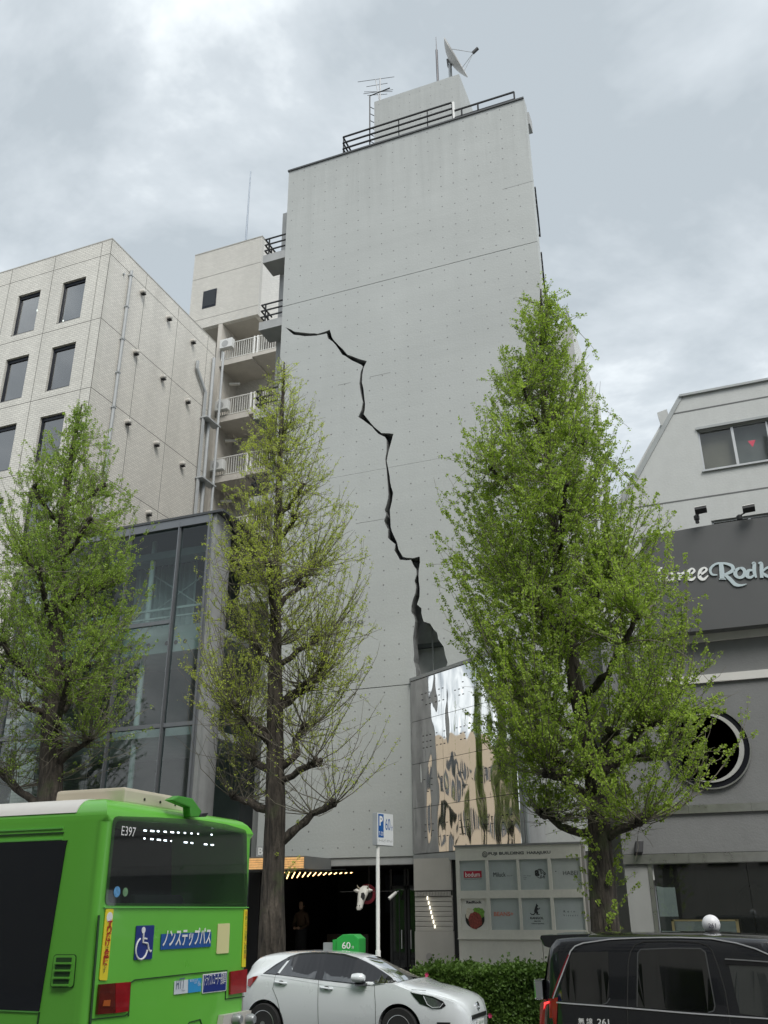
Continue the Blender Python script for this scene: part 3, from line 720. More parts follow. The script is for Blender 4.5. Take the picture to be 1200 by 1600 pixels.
MB().box(XOL, XO-.36, YO+.36, YB, ZO-.5, ZO-.2).build('roof', conc_side, office)
MB().box(XOL, XO+.012, YO-.012, YB+.01, ZO+.001, ZO+.06).build('coping', M('coping_beige',(.38,.37,.34),.6), office)
MB().box(XOL, XO-.4, YB-.3, YB, .1, ZO-.5).build('back_wall', tile_f, office)
seal = M('sealant', (.15,.145,.13), .7)
jm = MB()
for z in [jz[0]]+[jz[1]-SH*k for k in range(5)]: jm.box(XOL, XO, YO-.004, YO+.01, z-.014, z+.014)
xj1 = at(87.5, 402, YO).x; xj0 = at(160, 382, YO).x
for x in (xj0, xj1, xj1-PIT, xj1-2*PIT, xj1-3*PIT):
    zz0 = ZO
    if x == xj0: jm.box(x-.012, x+.012, YO-.0035, YO+.01, LINT, ZO)
    else: jm.box(x-.012, x+.012, YO-.0035, YO+.01, LINT, ZO)
jm.build('panel_joint', seal, office)
js = MB()
for z in [jz[0]]+[jz[1]-SH*k for k in range(5)]: js.box(XO-.01, XO+.004, YO, YB, z-.014, z+.014)
for (px1, py1) in ((228.8,439.7),(279,487.6),(325,531.6)):
    y = at(px1, py1, X=XO).y; js.box(XO-.01, XO+.0035, y-.012, y+.012, .2, ZO)
js.box(XO-.006, XO+.006, YO-.006, YO+.02, .2, ZO)
js.build('panel_joint', seal, office)
wf = M('window_frame_dark', (.012,.016,.026), .35, .3)
pane_o = glass_mat('office_glass', (.50,.55,.58), .85, spec=1.3)
blind = M('roller_blind', (.34,.38,.38), .8, var=.03); room = M('office_room', (.22,.24,.26), .8, var=.1)
tube_l = M('office_lamp', (1,.95,.78), .5, var=0, emit=7.0)
for s, (z0, z1) in enumerate(bands):
    for c in range(ncw):
        x0, x1 = wl-c*PIT, wr-c*PIT
        if c > 1 and s < 1: pass
        f = MB()
        y0, y1 = YO+.12, YO+.24
        f.box(x0+.001, x0+.09, y0, y1, z0+.001, z1-.001).box(x1-.05, x1-.001, y0, y1, z0+.001, z1-.001).box(x0+.09, x1-.05, y0, y1, z1-.16, z1-.001).box(x0+.09, x1-.05, y0, y1, z0+.001, z0+.06)
        w_ = f.build('window', wf, office)
        MB().box(x0+.001, x1-.001, YO-.005, YO+.12, z0+.001, z0+.02).build('sill', wf, w_)
        MB().box(x0+.09, x1-.05, YO+.17, YO+.185, z0+.06, z1-.16).build('pane', pane_o, w_)
        if (s, c) == (0, 0): MB().box(x0+.1, x1-.06, YO+.30, YO+.31, z0+.07, z1-.17).build('blind', blind, w_)
        if (s, c) == (0, 1): MB().tube([(x0+.2,YO+1.0,z1-.15),(x1-.1,YO+3.0,z1-.15)], .05, 6).build('ceiling_lamp', tube_l, w_)
        if (s, c) == (1, 0): MB().tube([(x0+.55,YO+1.0,z1-.3),(x0+.75,YO+1.05,z1-.3)], .05, 6).build('ceiling_lamp', tube_l, w_)
MB().box(XOL+.2, XO-.36, YO+5.0, YO+5.1, LINT, ZO-.5).build('room_wall', room, office)
fs_ = MB()
for s in range(5): fs_.box(XOL+.2, XO-.36, YO+.36, YO+5.0, wz1-s*SH+.25, wz1-s*SH+.45)
fs_.build('floor_slab', room, office)
# downpipe and vents on the side wall
dp = at(203, 424, X=XO); 
MB().tube([(XO+.09, dp.y, dp.z), (XO+.09, dp.y, 12)], .07, 10).build('downpipe', pipe_grey, office, smooth=True)
for k in range(8): MB().box(XO, XO+.17, dp.y-.09, dp.y+.09, dp.z-.3-k*1.7, dp.z-.24-k*1.7).build('pipe_clip', pipe_grey, office)
ventm = M('vent_hood', (.55,.53,.49), .5, .2)
for (zx, zy) in ((577,305),(684,410),(782,505),(548,550),(659,652),(760,748),(515,835),(632,922),(737,1005),(600,1205)):
    p = at(zx/2.609, 340+zy/2.609, X=XO)
    v_ = MB().lathe([(.11,0),(.115,.12),(.10,.2),(.05,.24)], p, (1,0,0), 14).build('vent_hood', ventm, office, smooth=True)
    MB().obox(p+Vector((.12,0,-.12)), (.09,0,0), (0,.09,0), (0,0,.02)).build('vent_mouth', dark_void, v_)
p = at(502/2.609, 340+231/2.609, X=XO); MB().lathe([(.05,0),(.05,.08)], p, (1,0,0), 10).build('pipe_stub', pipe_grey, office)
# bundle of pipes at the rear corner
for k, (pxx, pyy, bend) in enumerate(((322, 612, 1), (334, 560, 0), (344, 553, 0))):
    yy = YB-.75+k*.5; xx = XO+.12+(.22 if k == 2 else 0)
    z = at(pxx, pyy, X=XO+.1).z
    if bend: pts = [(xx, yy-.9, z+1.2), (xx, yy-.9, z+.8), (xx, yy, z-.1), (xx, yy, 8)]
    else: pts = [(xx, yy, z), (xx, yy, 8)]
    MB().tube(pts, .085 if k < 2 else .065, 10).build('riser_pipe', pipe_grey, office, smooth=True)
cl = MB()
for k in range(6): cl.box(XO, XO+.42, YB-.85, YB+.4, 24.2-k*3.3, 24.27-k*3.3)
cl.build('pipe_bracket', pipe_grey, office)
# lower storeys: lintel, glazing
MB().box(XOL, XO-.05, YO-.25, YO+.3, LINT-.45, LINT-.003).build('lintel', M('lintel_grey',(.30,.31,.32),.5,.3), office)
tg = glass_mat('teal_glass', (.35,.45,.43), .6, spec=.8)
for k in range(6):
    xa_ = XO-1.0-k*2.9
    MB().box(xa_-2.75, xa_, YO+.2, YO+.22, .3, LINT-.46).build('shop_pane', tg, office)
    MB().box(xa_, xa_+.12, YO+.12, YO+.3, .15, LINT-.455).build('shop_mullion', wf, office)
MB().box(XOL, XO-.95, YO+3.2, YO+3.3, .15, LINT-.46).build('shop_back', M('shop_back_teal',(.16,.20,.19),.8,var=.4,vs_=.8), office)

# ================================================================== glass-fronted annex
YG = 23.0
gr_, gtz = at(330.9, 806, YG).x, at(330.9, 804, YG).z
gm1 = at(283, 818, YG).x; gm0 = at(165, 1190, YG).x; XGL = XO+.15
annex = thing('glass_annex', ((XGL+gr_)/2, YG, 0), 'dark glass fronted annex with grey steel mullions between two buildings', 'building')
mull = M('mullion_steel', (.19,.20,.215), .4, .5, var=.06)
t1, t2 = at(300, 967, YG).z, at(298, 1130, YG).z
ag = glass_mat('annex_glass', (.55,.66,.65), .97, spec=.42)
vx = [XGL, gm0, gm1, gr_]
for i, x in enumerate(vx):
    w_ = .10 if i in (1, 2) else .16
    MB().box(x-w_/2, x+w_/2, YG-.06, YG+.10, .2, gtz).build('mullion', mull, annex)
    MB().box(x-.02, x+.02, YG-.10, YG-.06, .2, gtz-.1).build('mullion_fin', mull, annex)
MB().box(XGL-.08, gr_+.08, YG-.09, YG+.2, gtz-.28, gtz-.002).build('head_beam', mull, annex)
MB().box(XGL-.1, gr_+.5, YG-.12, YG+5, gtz, gtz+.08).build('roof_edge', M('roof_edge_dark',(.06,.065,.07),.5), annex)
zr = [.3, 3.7, t2, t1, gtz-.28]
for k in (1, 2, 3):
    for i in range(3):
        if k == 3 and i == 2: continue
        MB().box(vx[i]+.06, vx[i+1]-.06, YG-.05, YG+.08, zr[k]-.06, zr[k]+.06).build('transom', mull, annex)
def pane_quad(x0, x1, y, z0, z1, m_, par):
    return MB().add([(x0,y,z0),(x1,y,z0),(x1,y,z1),(x0,y,z1)], [(0,1,2,3)]).build('pane', m_, par)
for k in range(4):
    for i in range(3):
        pane_quad(vx[i]+.05, vx[i+1]-.05, YG+.01, zr[k]+.06, zr[k+1]-.06 if k < 3 else zr[k+1], ag, annex)
pane_quad(vx[2]+.05, vx[3]-.05, YG+.01, t1-.058, t1+.058, ag, annex)
# inside: slabs, steel beam with web holes, column, braces, curtains
inn = M('annex_inside', (.17,.20,.20), .8, var=.3, vs_=.6)
MB().box(XGL, gr_-.1, YG+4.5, YG+4.6, .2, gtz).build('room_wall', inn, annex)
for z in (t1-.1, t2-.1, 3.6): MB().box(XGL, gr_-.1, YG+.5, YG+4.5, z-.12, z+.12).build('floor_slab', M('slab_grey',(.40,.43,.43),.7), annex)
MB().box(XGL, gr_-.1, YG+.42, YG+.48, t1-.85, t1-.25).build('steel_beam', M('beam_teal',(.36,.42,.41),.5,var=.06), annex)
bh = MB()
for k in range(12):
    if k % 4 != 3: bh.disc((gr_-.9-k*.34, YG+.42, t1-.55), .07, (0,-1,0), .012, 14)
bh.build('beam_hole', dark_void, annex)
wt = M('inside_pale', (.46,.50,.50), .6)
MB().box(XGL, gr_-.1, YG+.35, YG+.4, t1+.55, t1+.62).box(XGL, gr_-.1, YG+.35, YG+.4, t1+.28, t1+.33).build('inner_rail', wt, annex)
MB().tube([(at(237,900,YG+.7).x, YG+.7, .3), (at(237,900,YG+.7).x, YG+.7, gtz-.3)], .09, 10).build('column', wt, annex, smooth=True)
MB().tube([(gm1-2.2,YG+1.2,gtz-1), (gm1+.9,YG+1.2,t1+.4)], .025, 6).tube([(gm1-2.4,YG+1.2,t1+.4), (gm1+.2,YG+1.2,gtz-1.6)], .025, 6).build('brace', wt, annex)
curt = M('curtain_grey', (.42,.47,.47), .9, var=.1)
for (x0, x1) in ((gm1-2.7, gm1-.2), (gm1+.25, gr_-.2)):
    pts = []; n_ = 36
    q = MB(); vv = []
    for k in range(n_+1):
        x = x0+(x1-x0)*k/n_; y = YG+1.5+.07*math.sin(k*1.9)+.03*math.sin(k*.7)
        vv += [(x,y,t1+.15),(x,y,gtz-.9)]
    q.add(vv, [(2*k,2*k+2,2*k+3,2*k+1) for k in range(n_)]); q.build('curtain', curt, annex, smooth=True)
MB().box(XGL, gr_-.1, YG+.6, YG+1.2, gtz-1.0, gtz-.75).build('ceiling_duct', inn, annex)
# concrete flank, slightly curved in plan
fl = MB(); vv = []; n_ = 14
for k in range(n_+1):
    t = k/n_; x = gr_+.22-.25*t*t; y = YG+.02+t*1.3
    vv += [(x,y,.2),(x,y,gtz+.2)]
fl.add(vv, [(2*k,2*k+2,2*k+3,2*k+1) for k in range(n_)])
fl.build('flank_wall', M('flank_concrete',(.33,.335,.335),.7,var=.12,streak=.15,bump=.2), annex, smooth=True)
MB().box(gr_+.08, gr_+.22, YG-.03, YG+.10, .2, gtz).build('edge_post', M('post_grey',(.27,.28,.28),.6,var=.1,streak=.1), annex)
MB().box(gr_-.1, XL-.02, 26.0, 26.2, .15, t1+.3).build('alley_shade_wall', M('link_dark',(.055,.057,.06),.5,var=.3,vs_=1.5), annex)  # added dark sheet in place of the deep shade of the alley

# ================================================================== apartment block behind
YP = 35.0
apt_f = tile_mat('apartment_tile_front', (.58,.565,.52), (.40,.39,.36), .20, .08, .010, 'X', streak=.07)
apt_s = tile_mat('apartment_tile_lit_side', (.68,.665,.62), (.50,.49,.46), .20, .08, .010, 'Y', streak=.05)  # same tile as the front, colour lightened as if lit from the right
ax0, ax1, azt = at(305, 399, YP).x, at(410, 369, YP).x, at(360, 384, YP).z; azb = at(405, 490, YP).z
apt = thing('apartment_block', ((ax0+ax1)/2, YP, 0), 'cream tiled apartment block with white balcony railings behind the tower', 'building')
MB().box(ax0, ax1-.003, YP, YP+.25, azb, azt).build('upper_wall', apt_f, apt)
MB().box(ax1-.25, ax1, YP+.252, YP+7, azb, azt-.002).build('upper_side_wall', apt_s, apt)
MB().box(ax0, ax1+.02, YP-.02, YP+7, azt+.001, azt+.06).build('coping', MATS['coping_beige'], apt)
MB().box(ax0, ax1-.26, YP+.26, YP+7, azb, azb+.2).build('soffit', M('soffit_cream',(.42,.40,.36),.8,var=.08), apt)
jj = MB()
for (pa_, pb_) in ((438.5, 411),(502.5, 477)):
    z = at(303, pa_, YP).z; jj.box(ax0, ax1-.003, YP-.004, YP+.01, z-.012, z+.012)
jj.build('panel_joint', seal, apt)
wa, wb = at(320, 459, YP), at(336, 473, YP)
w_ = MB().box(wa.x-.08, wb.x+.05, YP-.03, YP+.06, wb.z-.2, wa.z+.15).build('window', wf, apt)
MB().box(wa.x-.02, wb.x-.01, YP-.04, YP-.031, wb.z-.1, wa.z+.08).build('pane', glass_mat('small_dark_glass',(.1,.12,.14),.5), w_)
ml = thing('lightning_rod', (at(388,372,YP+2).x, YP+2, azt), 'slender pale lightning rod rising from the cream apartment roof', 'lightning rod')
p0_ = at(386, 374, YP+2); p1_ = at(390, 268, YP+2); xm = (p0_.x+p1_.x)/2
MB().tube([(xm,YP+2,azt-.2),(xm,YP+2,p1_.z)], [.06,.035], 6).build('mast', M('rod_pale',(.16,.19,.23),.4,.4), ml)
# balconies: slab, railing, back wall, divider, lamp, AC
cream_w = M('cream_render', (.50,.475,.43), .8, var=.08, streak=.08)
xb0, xb1 = at(340, 600, YP).x, at(430, 547, YP).x+1.0
MB().box(ax0-3, -11.5, YP+1.9, YP+2.1, .2, azb).build('balcony_back_wall', apt_f, apt)
MB().box(xb0-.25, xb0, YP+.01, YP+1.9, .2, azb-.01).build('balcony_end_wall', cream_w, apt)
slz = [at(345, 572, YP).z, at(341, 660, YP).z, at(334, 755, YP).z]; dz = (slz[0]-slz[2])/2
ac = M('ac_white', (.60,.61,.60), .5, var=.05); lampm = M('lamp_box', (.70,.70,.66), .4, var=.05)
for k in range(7):
    z = slz[0]-k*dz
    xm_ = xb0+(xb1-xb0)*.46
    s_ = MB().box(xb0+.002, xm_, YP, YP+1.9, z, z+.32).box(xm_+.001, xb1, YP+.001, YP+1.899, z+.12, z+.321).build('balcony_slab', cream_w, apt)
    rl_ = MB(); zt_, zb_ = z+1.42, z+.40
    rl_.box(xb0+.02, xb1, YP+.06, YP+.12, zt_-.05, zt_).box(xb0+.02, xb1, YP+.06, YP+.12, zb_, zb_+.04)
    r_ = rl_.build('railing', M('rail_cream',(.58,.58,.55),.5,var=.06), s_)
    bs_ = MB(); nb = int((xb1-xb0)/.135)
    for i in range(nb): 
        x = xb0+.04+i*.135; bs_.box(x, x+.028, YP+.075, YP+.105, zb_+.04, zt_-.05)
    bs_.build('balusters', MATS['rail_cream'], s_)
    for x in (xb0+.05, xm_, xm_+.2): MB().box(x, x+.07, YP+.05, YP+.13, z+.32, zt_+.04).build('railing_post', white, s_)
    if k in (0, 1, 2, 3):
        a_ = MB().box(xb0+.1, xb0+.85, YP-.25, YP+.04, z+.95-(0 if k == 0 else .35), z+1.5-(0 if k == 0 else .35)).build('air_conditioner', ac, s_, bevel=.02)
        MB().disc((xb0+.42, YP-.2501, z+1.2-(0 if k == 0 else .35)), .2, (0,-1,0), .006, 20).build('fan_grille', M('grille_grey',(.35,.36,.36),.5), a_)
    MB().obox((xb0+.35, YP+1.1, z-.55), (.28,.10,0), (-.03,.06,0), (0,0,.05)).build('wall_lamp', lampm, s_)
# dark doors on the gallery and the dim court below
for k in range(7):
    z = slz[0]-k*dz
    for x in (xb0+1.6, xb0+3.2): MB().box(x, x+.85, YP+1.86, YP+1.899, z+.33, z+2.3).build('gallery_door', M('door_brown',(.11,.10,.09),.6), apt)
yq = YP-1.2

# ================================================================== white and grey building on the right
YR = 24.0
rw = M('white_render', (.52,.535,.525), .8, var=.05, streak=.06, bump=.22, bs=18, fine=.03)
gw = M('grey_render', (.19,.195,.195), .75, var=.07, streak=.06, bump=.25, bs=25)
rtop = at(1065, 622, YR); rsl = at(1010, 722, YR); RX1 = 9.0
rz_t = (rtop.z+at(1200, 594, YR).z)/2
right = thing('corner_building', (2.5, YR, 0), 'white building with sloped roof edge above a dark grey shop front on the right', 'building')
slope = (rsl.x-rtop.x)/(rtop.z-rsl.z)
xl_b = -3.25; zl_b = rtop.z-(xl_b-rtop.x)/slope*1.0 if slope else 10
zl_b = rz_t-(rtop.x-xl_b)/(-slope)
win_l, win_r = at(1089.2, 675, YR).x, at(1198, 655, YR).x; win_t, win_b = at(1143, 663, YR).z, at(1145, 728, YR).z
lw_l, lw_t = at(1111, 812, YR).x, at(1150, 808, YR).z; 
upper = MB().prism([(rtop.x, rz_t),(xl_b, zl_b),(xl_b, 2.6),(RX1, 2.6),(RX1, rz_t)], (0,YR,0), EX, EZ, (0,1,0), 9.0)
cutw = [MB().box(win_l, win_l+2*(win_r-win_l)*1.0, YR-.5, YR+.6, win_b, win_t), MB().box(lw_l, lw_l+4, YR-.5, YR+.6, lw_t-1.1, lw_t), MB().box(at(1020,1348,YR).x, RX1-.5, YR-.5, YR+5.5, .0, at(1110,1345,YR).z)]
cutbuild('wall', upper, cutw, rw, right)
gv = MB()
for p in (at(1127, 633, YR), at(1115, 774.6, YR)): gv.box(-1.9 if p.z < rz_t-2 else rtop.x+slope*(rz_t-p.z)+.03, RX1, YR-.006, YR+.01, p.z-.02, p.z+.02)
gv.build('render_groove', M('groove_dark',(.14,.145,.145),.8), right)
# eaves trim
MB().box(rtop.x-.05, RX1, YR-.07, YR+.3, rz_t+.001, rz_t+.07).build('roof_trim', M('roof_trim',(.34,.36,.36),.5,.2), right)
MB().bar((rtop.x-.02, YR+.02, rz_t+.03), (xl_b, YR+.02, zl_b+.03), .09, .12).build('sloped_trim', MATS['roof_trim'], right)
pt_ = at(1038, 655, YR+.4); MB().obox(pt_+Vector((0,0,0)), (.14,0,.03), (0,.12,0), (-.03,0,.22)).build('gutter_hopper', M('gutter_pale',(.50,.51,.50),.5), right)
dd = Vector((xl_b-rtop.x, 0, zl_b-rz_t)).normalized()
MB().tube([pt_+Vector((-.02,0,-.1)), pt_+dd*3.2+Vector((.02,0,0))], .06, 8).build('gutter_pipe', MATS['gutter_pale'], right, smooth=True)
# upper windows
alum = M('aluminium', (.55,.56,.56), .35, .7, var=.06)
def sliding(x0, x1, z0, z1, nm, mid=None):
    f = MB(); y0, y1 = YR+.08, YR+.17; t = .05
    f.box(x0+.002, x0+t, y0, y1, z0+.002, z1-.002).box(x1-t, x1-.002, y0, y1, z0+.002, z1-.002).box(x0+t, x1-t, y0, y1, z1-t, z1-.002).box(x0+t, x1-t, y0, y1, z0+.002, z0+t)
    w = f.build(nm, alum, right)
    m = mid or (x0+x1)/2
    MB().box(m-.035, m+.035, y0-.02, y1, z0+t, z1-t).build('meeting_stile', alum, w)
    MB().box(x0+t, m-.035, YR+.12, YR+.13, z0+t, z1-t).build('pane', glass_mat('pane_grey',(.78,.79,.77),.95,spec=.6), w)
    MB().box(m+.035, x1-t, YR+.10, YR+.11, z0+t, z1-t).build('pane', MATS['pane_grey'], w)
    MB().box(x0-.03, x1+.03, YR-.06, YR+.08, z0-.05, z0+.0015).build('sill', alum, w)
    return w
wv = sliding(win_l, win_r, win_b, win_t, 'window', at(1148, 695, YR).x)
wv2 = sliding(win_r+.06, win_r+.06+(win_r-win_l), win_b, win_t, 'window')
MB().box(win_l-.02, 2*win_r-win_l+.1, YR-.05, YR+.02, win_t, win_t+.07).build('window_hood', MATS['roof_trim'], right)
MB().box(win_l, at(1148, 695, YR).x, YR+.25, YR+.27, win_b, win_t).build('curtain', M('curtain_taupe',(.50,.48,.43),.9), wv)
MB().box(at(1148, 695, YR).x, 2*win_r-win_l+.1, YR+.30, YR+.32, win_b, win_t).build('curtain', M('blind_slate',(.42,.46,.48),.9), wv)
tri = at(1175, 690, YR); MB().prism([(-.10,.08),(.10,.08),(0,-.12)], (tri.x, YR+.095, tri.z), EX, EZ, (0,-1,0), .004).build('red_triangle', M('sticker_red',(.60,.07,.12),.5), wv)
lw = sliding(lw_l, lw_l+3.9, lw_t-1.1, lw_t, 'window', lw_l+.95)
MB().box(lw_l, lw_l+3.9, YR+.4, YR+.42, lw_t-1.1, lw_t).build('curtain', MATS['curtain_taupe'], lw)
# dark grey sign fascia with arched top
fl_x = at(1040, 900, YR-.5).x; fz0 = at(1156, 979, YR-.5).z; fz1 = at(1150, 814, YR-.5).z; fzl = at(1045, 820, YR-.5).z
fas = []
for k in range(25):
    t = k/24; x = fl_x-.5+(RX1-fl_x+.5)*t; z = fz1-.40*((x-.6)/4.0)**2 if x > .6 else fz1-.018*((x-.6)/1.0)**2
    fas.append((x, z))
fp = [(RX1, fz0),(fl_x-.5, fz0)]+fas
fascia = MB().prism(fp, (0,YR-.5,0), EX, EZ, (0,1,0), .497).build('sign_fascia', M('fascia_grey',(.095,.098,.10),.55,var=.06,vs_=1.2), right)
silv = M('letter_silver', (.62,.72,.75), .3, .35, var=0); silv2 = M('letter_white', (.86,.87,.86), .35, .0, var=0)
def L2(px, py): p = at(px, py, YR-.5); return (p.x, p.z)
ya_ = YR-.53
def swoosh(name, pts, ws, m_):
    """Brush stroke of varying width on the fascia plane."""
    P = [Vector((*L2(*p), 0)) for p in pts]; S = []
    n = len(P)
    fine_p, fine_w = [], []
    for i in range(n-1):
        p0, p1, p2, p3 = P[max(i-1,0)], P[i], P[i+1], P[min(i+2,n-1)]
        for k in range(6):
            t = k/6; q_ = .5*((2*p1)+(-p0+p2)*t+(2*p0-5*p1+4*p2-p3)*t*t+(-p0+3*p1-3*p2+p3)*t**3)
            fine_p.append(q_); fine_w.append(ws[i]+(ws[i+1]-ws[i])*t)
    fine_p.append(P[-1]); fine_w.append(ws[-1])
    A, B = [], []
    for i, p in enumerate(fine_p):
        d = (fine_p[min(i+1,len(fine_p)-1)]-fine_p[max(i-1,0)]).normalized(); nn = Vector((-d.y, d.x, 0))
        w = fine_w[i]*.0135; A.append(p+nn*w/2); B.append(p-nn*w/2)
    mb = MB(); m = len(A)
    V = [(a.x, ya_, a.y) for a in A]+[(b__.x, ya_, b__.y) for b__ in B]+[(a.x, ya_+.03, a.y) for a in A]+[(b__.x, ya_+.03, b__.y) for b__ in B]
    Fc = []
    for i in range(m-1): Fc += [(i,i+1,m+i+1,m+i),(2*m+i,3*m+i,3*m+i+1,2*m+i+1),(i,2*m+i,2*m+i+1,i+1),(m+i,m+i+1,3*m+i+1,3*m+i)]
    mb.add(V, Fc)
    return mb
Z8 = lambda x, y: (1000+x/5.517, 790+y/5.517)
strokes = [
 ('letter_l', [((195,535),(165,560),(172,610),(160,640),(185,660)), (2,5,6,4,1)], silv2),
 ('letter_o', [((262,580),(238,600),(230,635),(262,652),(288,625),(276,590),(258,582)), (2,5,6,4,6,5,2)], silv2),
 ('letter_r', [((322,582),(345,600),(340,645)), (2,7,5)], silv2), ('letter_r', [((345,615),(362,590),(385,582)), (2,4,6)], silv2),
 ('letter_e', [((408,612),(445,590),(470,565),(448,545),(418,575),(415,625),(450,640),(480,615)), (2,4,4,3,6,7,5,2)], silv2),
 ('letter_e', [((508,606),(545,585),(575,555),(552,538),(520,565),(515,620),(550,638),(588,605)), (2,4,4,3,6,7,5,2)], silv2),
 ('letter_r_capital', [((668,600),(620,595),(608,550),(650,508),(720,500),(790,520),(800,560),(750,590),(720,598)), (2,4,5,4,4,6,7,5,2)], silv),
 ('letter_r_capital', [((698,500),(705,560),(708,630)), (7,9,8)], silv), ('letter_r_capital', [((682,638),(710,628),(742,640)), (1,6,1)], silv),
 ('letter_r_capital', [((720,590),(770,630),(820,680),(870,690),(920,678)), (4,7,7,4,1)], silv),
 ('letter_o', [((862,540),(830,560),(822,595),(848,622),(885,615),(905,580),(890,548),(862,540)), (4,6,7,5,6,7,6,4)], silv),
 ('letter_d', [((975,560),(935,565),(925,610),(955,622),(985,600)), (3,6,7,5,3)], silv), ('letter_d', [((965,505),(985,500),(985,570),(1002,625)), (2,6,7,3)], silv),
 ('letter_k', [((1020,502),(1045,500),(1048,560),(1050,625)), (2,6,7,6)], silv), ('letter_k', [((1050,580),(1085,545),(1110,535)), (2,4,5)], silv), ('letter_k', [((1055,580),(1085,605),(1120,622)), (3,6,4)], silv),
 ('letter_i', [((1140,545),(1145,580),(1150,620)), (4,7,5)], silv), ('letter_n', [((1180,545),(1185,580),(1185,620)), (4,7,5)], silv), ('letter_n', [((1190,575),(1225,545),(1235,580),(1245,620)), (2,5,7,4)], silv),
]
for si, (nm, (pts, ws), m_) in enumerate(strokes):
    ya_ = YR-.53-.002*(si % 4)
    swoosh(nm, [Z8(*p) for p in pts], ws, m_).build('letter', m_, fascia)
# grey render facing below with pale bands
gz0 = at(1110, 1340, YR).z
yb_ = at(1108, 1332, YR).z
MB().box(-3.23, RX1, YR-.06, YR-.003, yb_, at(1156, 981, YR).z).build('grey_facing', gw, right)
for (ya1, ya2, nm) in ((980.5, 997, 'pale_band'), (1049.5, 1062, 'pale_band')):
    z1, z0 = at(1158, ya1, YR-.1).z, at(1158, ya2, YR-.1).z
    MB().box(-2.2, RX1, YR-.13, YR-.061, z0, z1).build(nm, M('band_white',(.66,.65,.62),.5,var=.05,streak=.05), right)
brush = M('brushed_steel', (.50,.50,.48), .3, .85, var=.12, vs_=5)
for (ya1, ya2, xs) in ((1256, 1269, -3.0), (1332, 1347, -3.23)):
    z1, z0 = at(1130, ya1, YR-.1).z, at(1130, ya2, YR-.1).z; x = xs
    while x < RX1-.1:
        x2 = min(RX1, x+1.1+rnd.uniform(0,.5)); MB().box(x+.003, x2-.003, YR-.12, YR-.061, z0, z1).build('steel_band', brush, right); x = x2
# round emblem
ec = at(1106, 1168, YR-.1); er = at(1174, 1168, YR-.1).x-ec.x
emb = thing('round_emblem', (ec.x, YR-.1, ec.z), 'round black wall emblem with silver crescent half hidden by the leafy tree', 'sign')
MB().disc((ec.x, YR-.062, ec.z), er, (0,-1,0), .05, 48).build('disc', M('emblem_black',(.008,.009,.013),.5,spec=.2), emb)
MB().ring((ec.x, YR-.112, ec.z), er*.965, er, (0,-1,0), .03, 56).build('rim', M('rim_silver',(.40,.40,.39),.35,.8), emb)
cres = []
for k in range(41):
    t = -math.pi*.75+1.5*math.pi*k/40; cres.append((er*.84*math.cos(t), er*.84*math.sin(t)))
for k in range(40, -1, -1):
    t = -math.pi*.75+1.5*math.pi*k/40; cres.append((er*.80*math.cos(t)-er*.075, er*.80*math.sin(t)))
MB().prism(cres, (ec.x, YR-.113, ec.z), EX, EZ, (0,-1,0), .03).build('crescent', M('crescent_silver',(.50,.50,.48),.4,.3), emb)
# shop front
sfx = at(1020,1348,YR).x; sfz = at(1110,1346,YR).z
MB().box(-3.22, sfx-.12, YR-.05, YR-.002, .15, gz0-.14).build('pier', M('pier_grey',(.30,.31,.30),.7,var=.05,streak=.06), right)
MB().box(sfx-.12, sfx-.03, YR-.07, YR+.05, .15, sfz).build('frame_post', brush, right)
MB().box(sfx-.03, RX1-.5, YR-.02, YR+.04, sfz-.04, sfz-.001).build('frame_head', brush, right)
sg = glass_mat('shop_front_glass', (.34,.38,.36), .7, spec=.75)
for k in range(5):
    MB().box(sfx+k*2.1, sfx+k*2.1+2.09, YR+.0, YR+.015, .2, sfz-.04).build('shop_pane', sg, right)
MB().box(sfx, RX1-.5, YR+5, YR+5.1, .15, sfz).build('shop_back', M('shop_back_green',(.05,.065,.05),.8,var=.5,vs_=.7), right)
MB().box(sfx, RX1-.5, YR+.1, YR+5, sfz-.02, sfz-.003).build('shop_ceiling', dark_void, right)
for (xa_, xb_, y, z0_, z1_, c) in ((-1.9,-1.5,26.5,.2,2.9,(.05,.055,.06)),(-.3,.9,27.5,1.3,2.75,(.08,.13,.06)),(1.7,1.9,26,.2,2.9,(.04,.04,.04))):
    MB().box(xa_, xb_, y, y+.1, z0_, z1_).build('display_panel', M('disp%.2f' % c[1], c, .5, var=.4, vs_=2), right)
# small black wall speaker
sp = at(998, 1325, YR-.2)
spk = thing('wall_speaker', sp, 'small black speaker bracketed to the grey wall beside the trunk', 'speaker')
MB().obox(sp, (.09,.03,.0), (-.03,.09,-.03), (.02,.03,.14)).build('box', black_metal, spk, bevel=.02)
MB().tube([sp+Vector((0,.05,.05)), sp+Vector((-.03,.17,.12))], .025, 6).build('bracket', black_metal, spk)
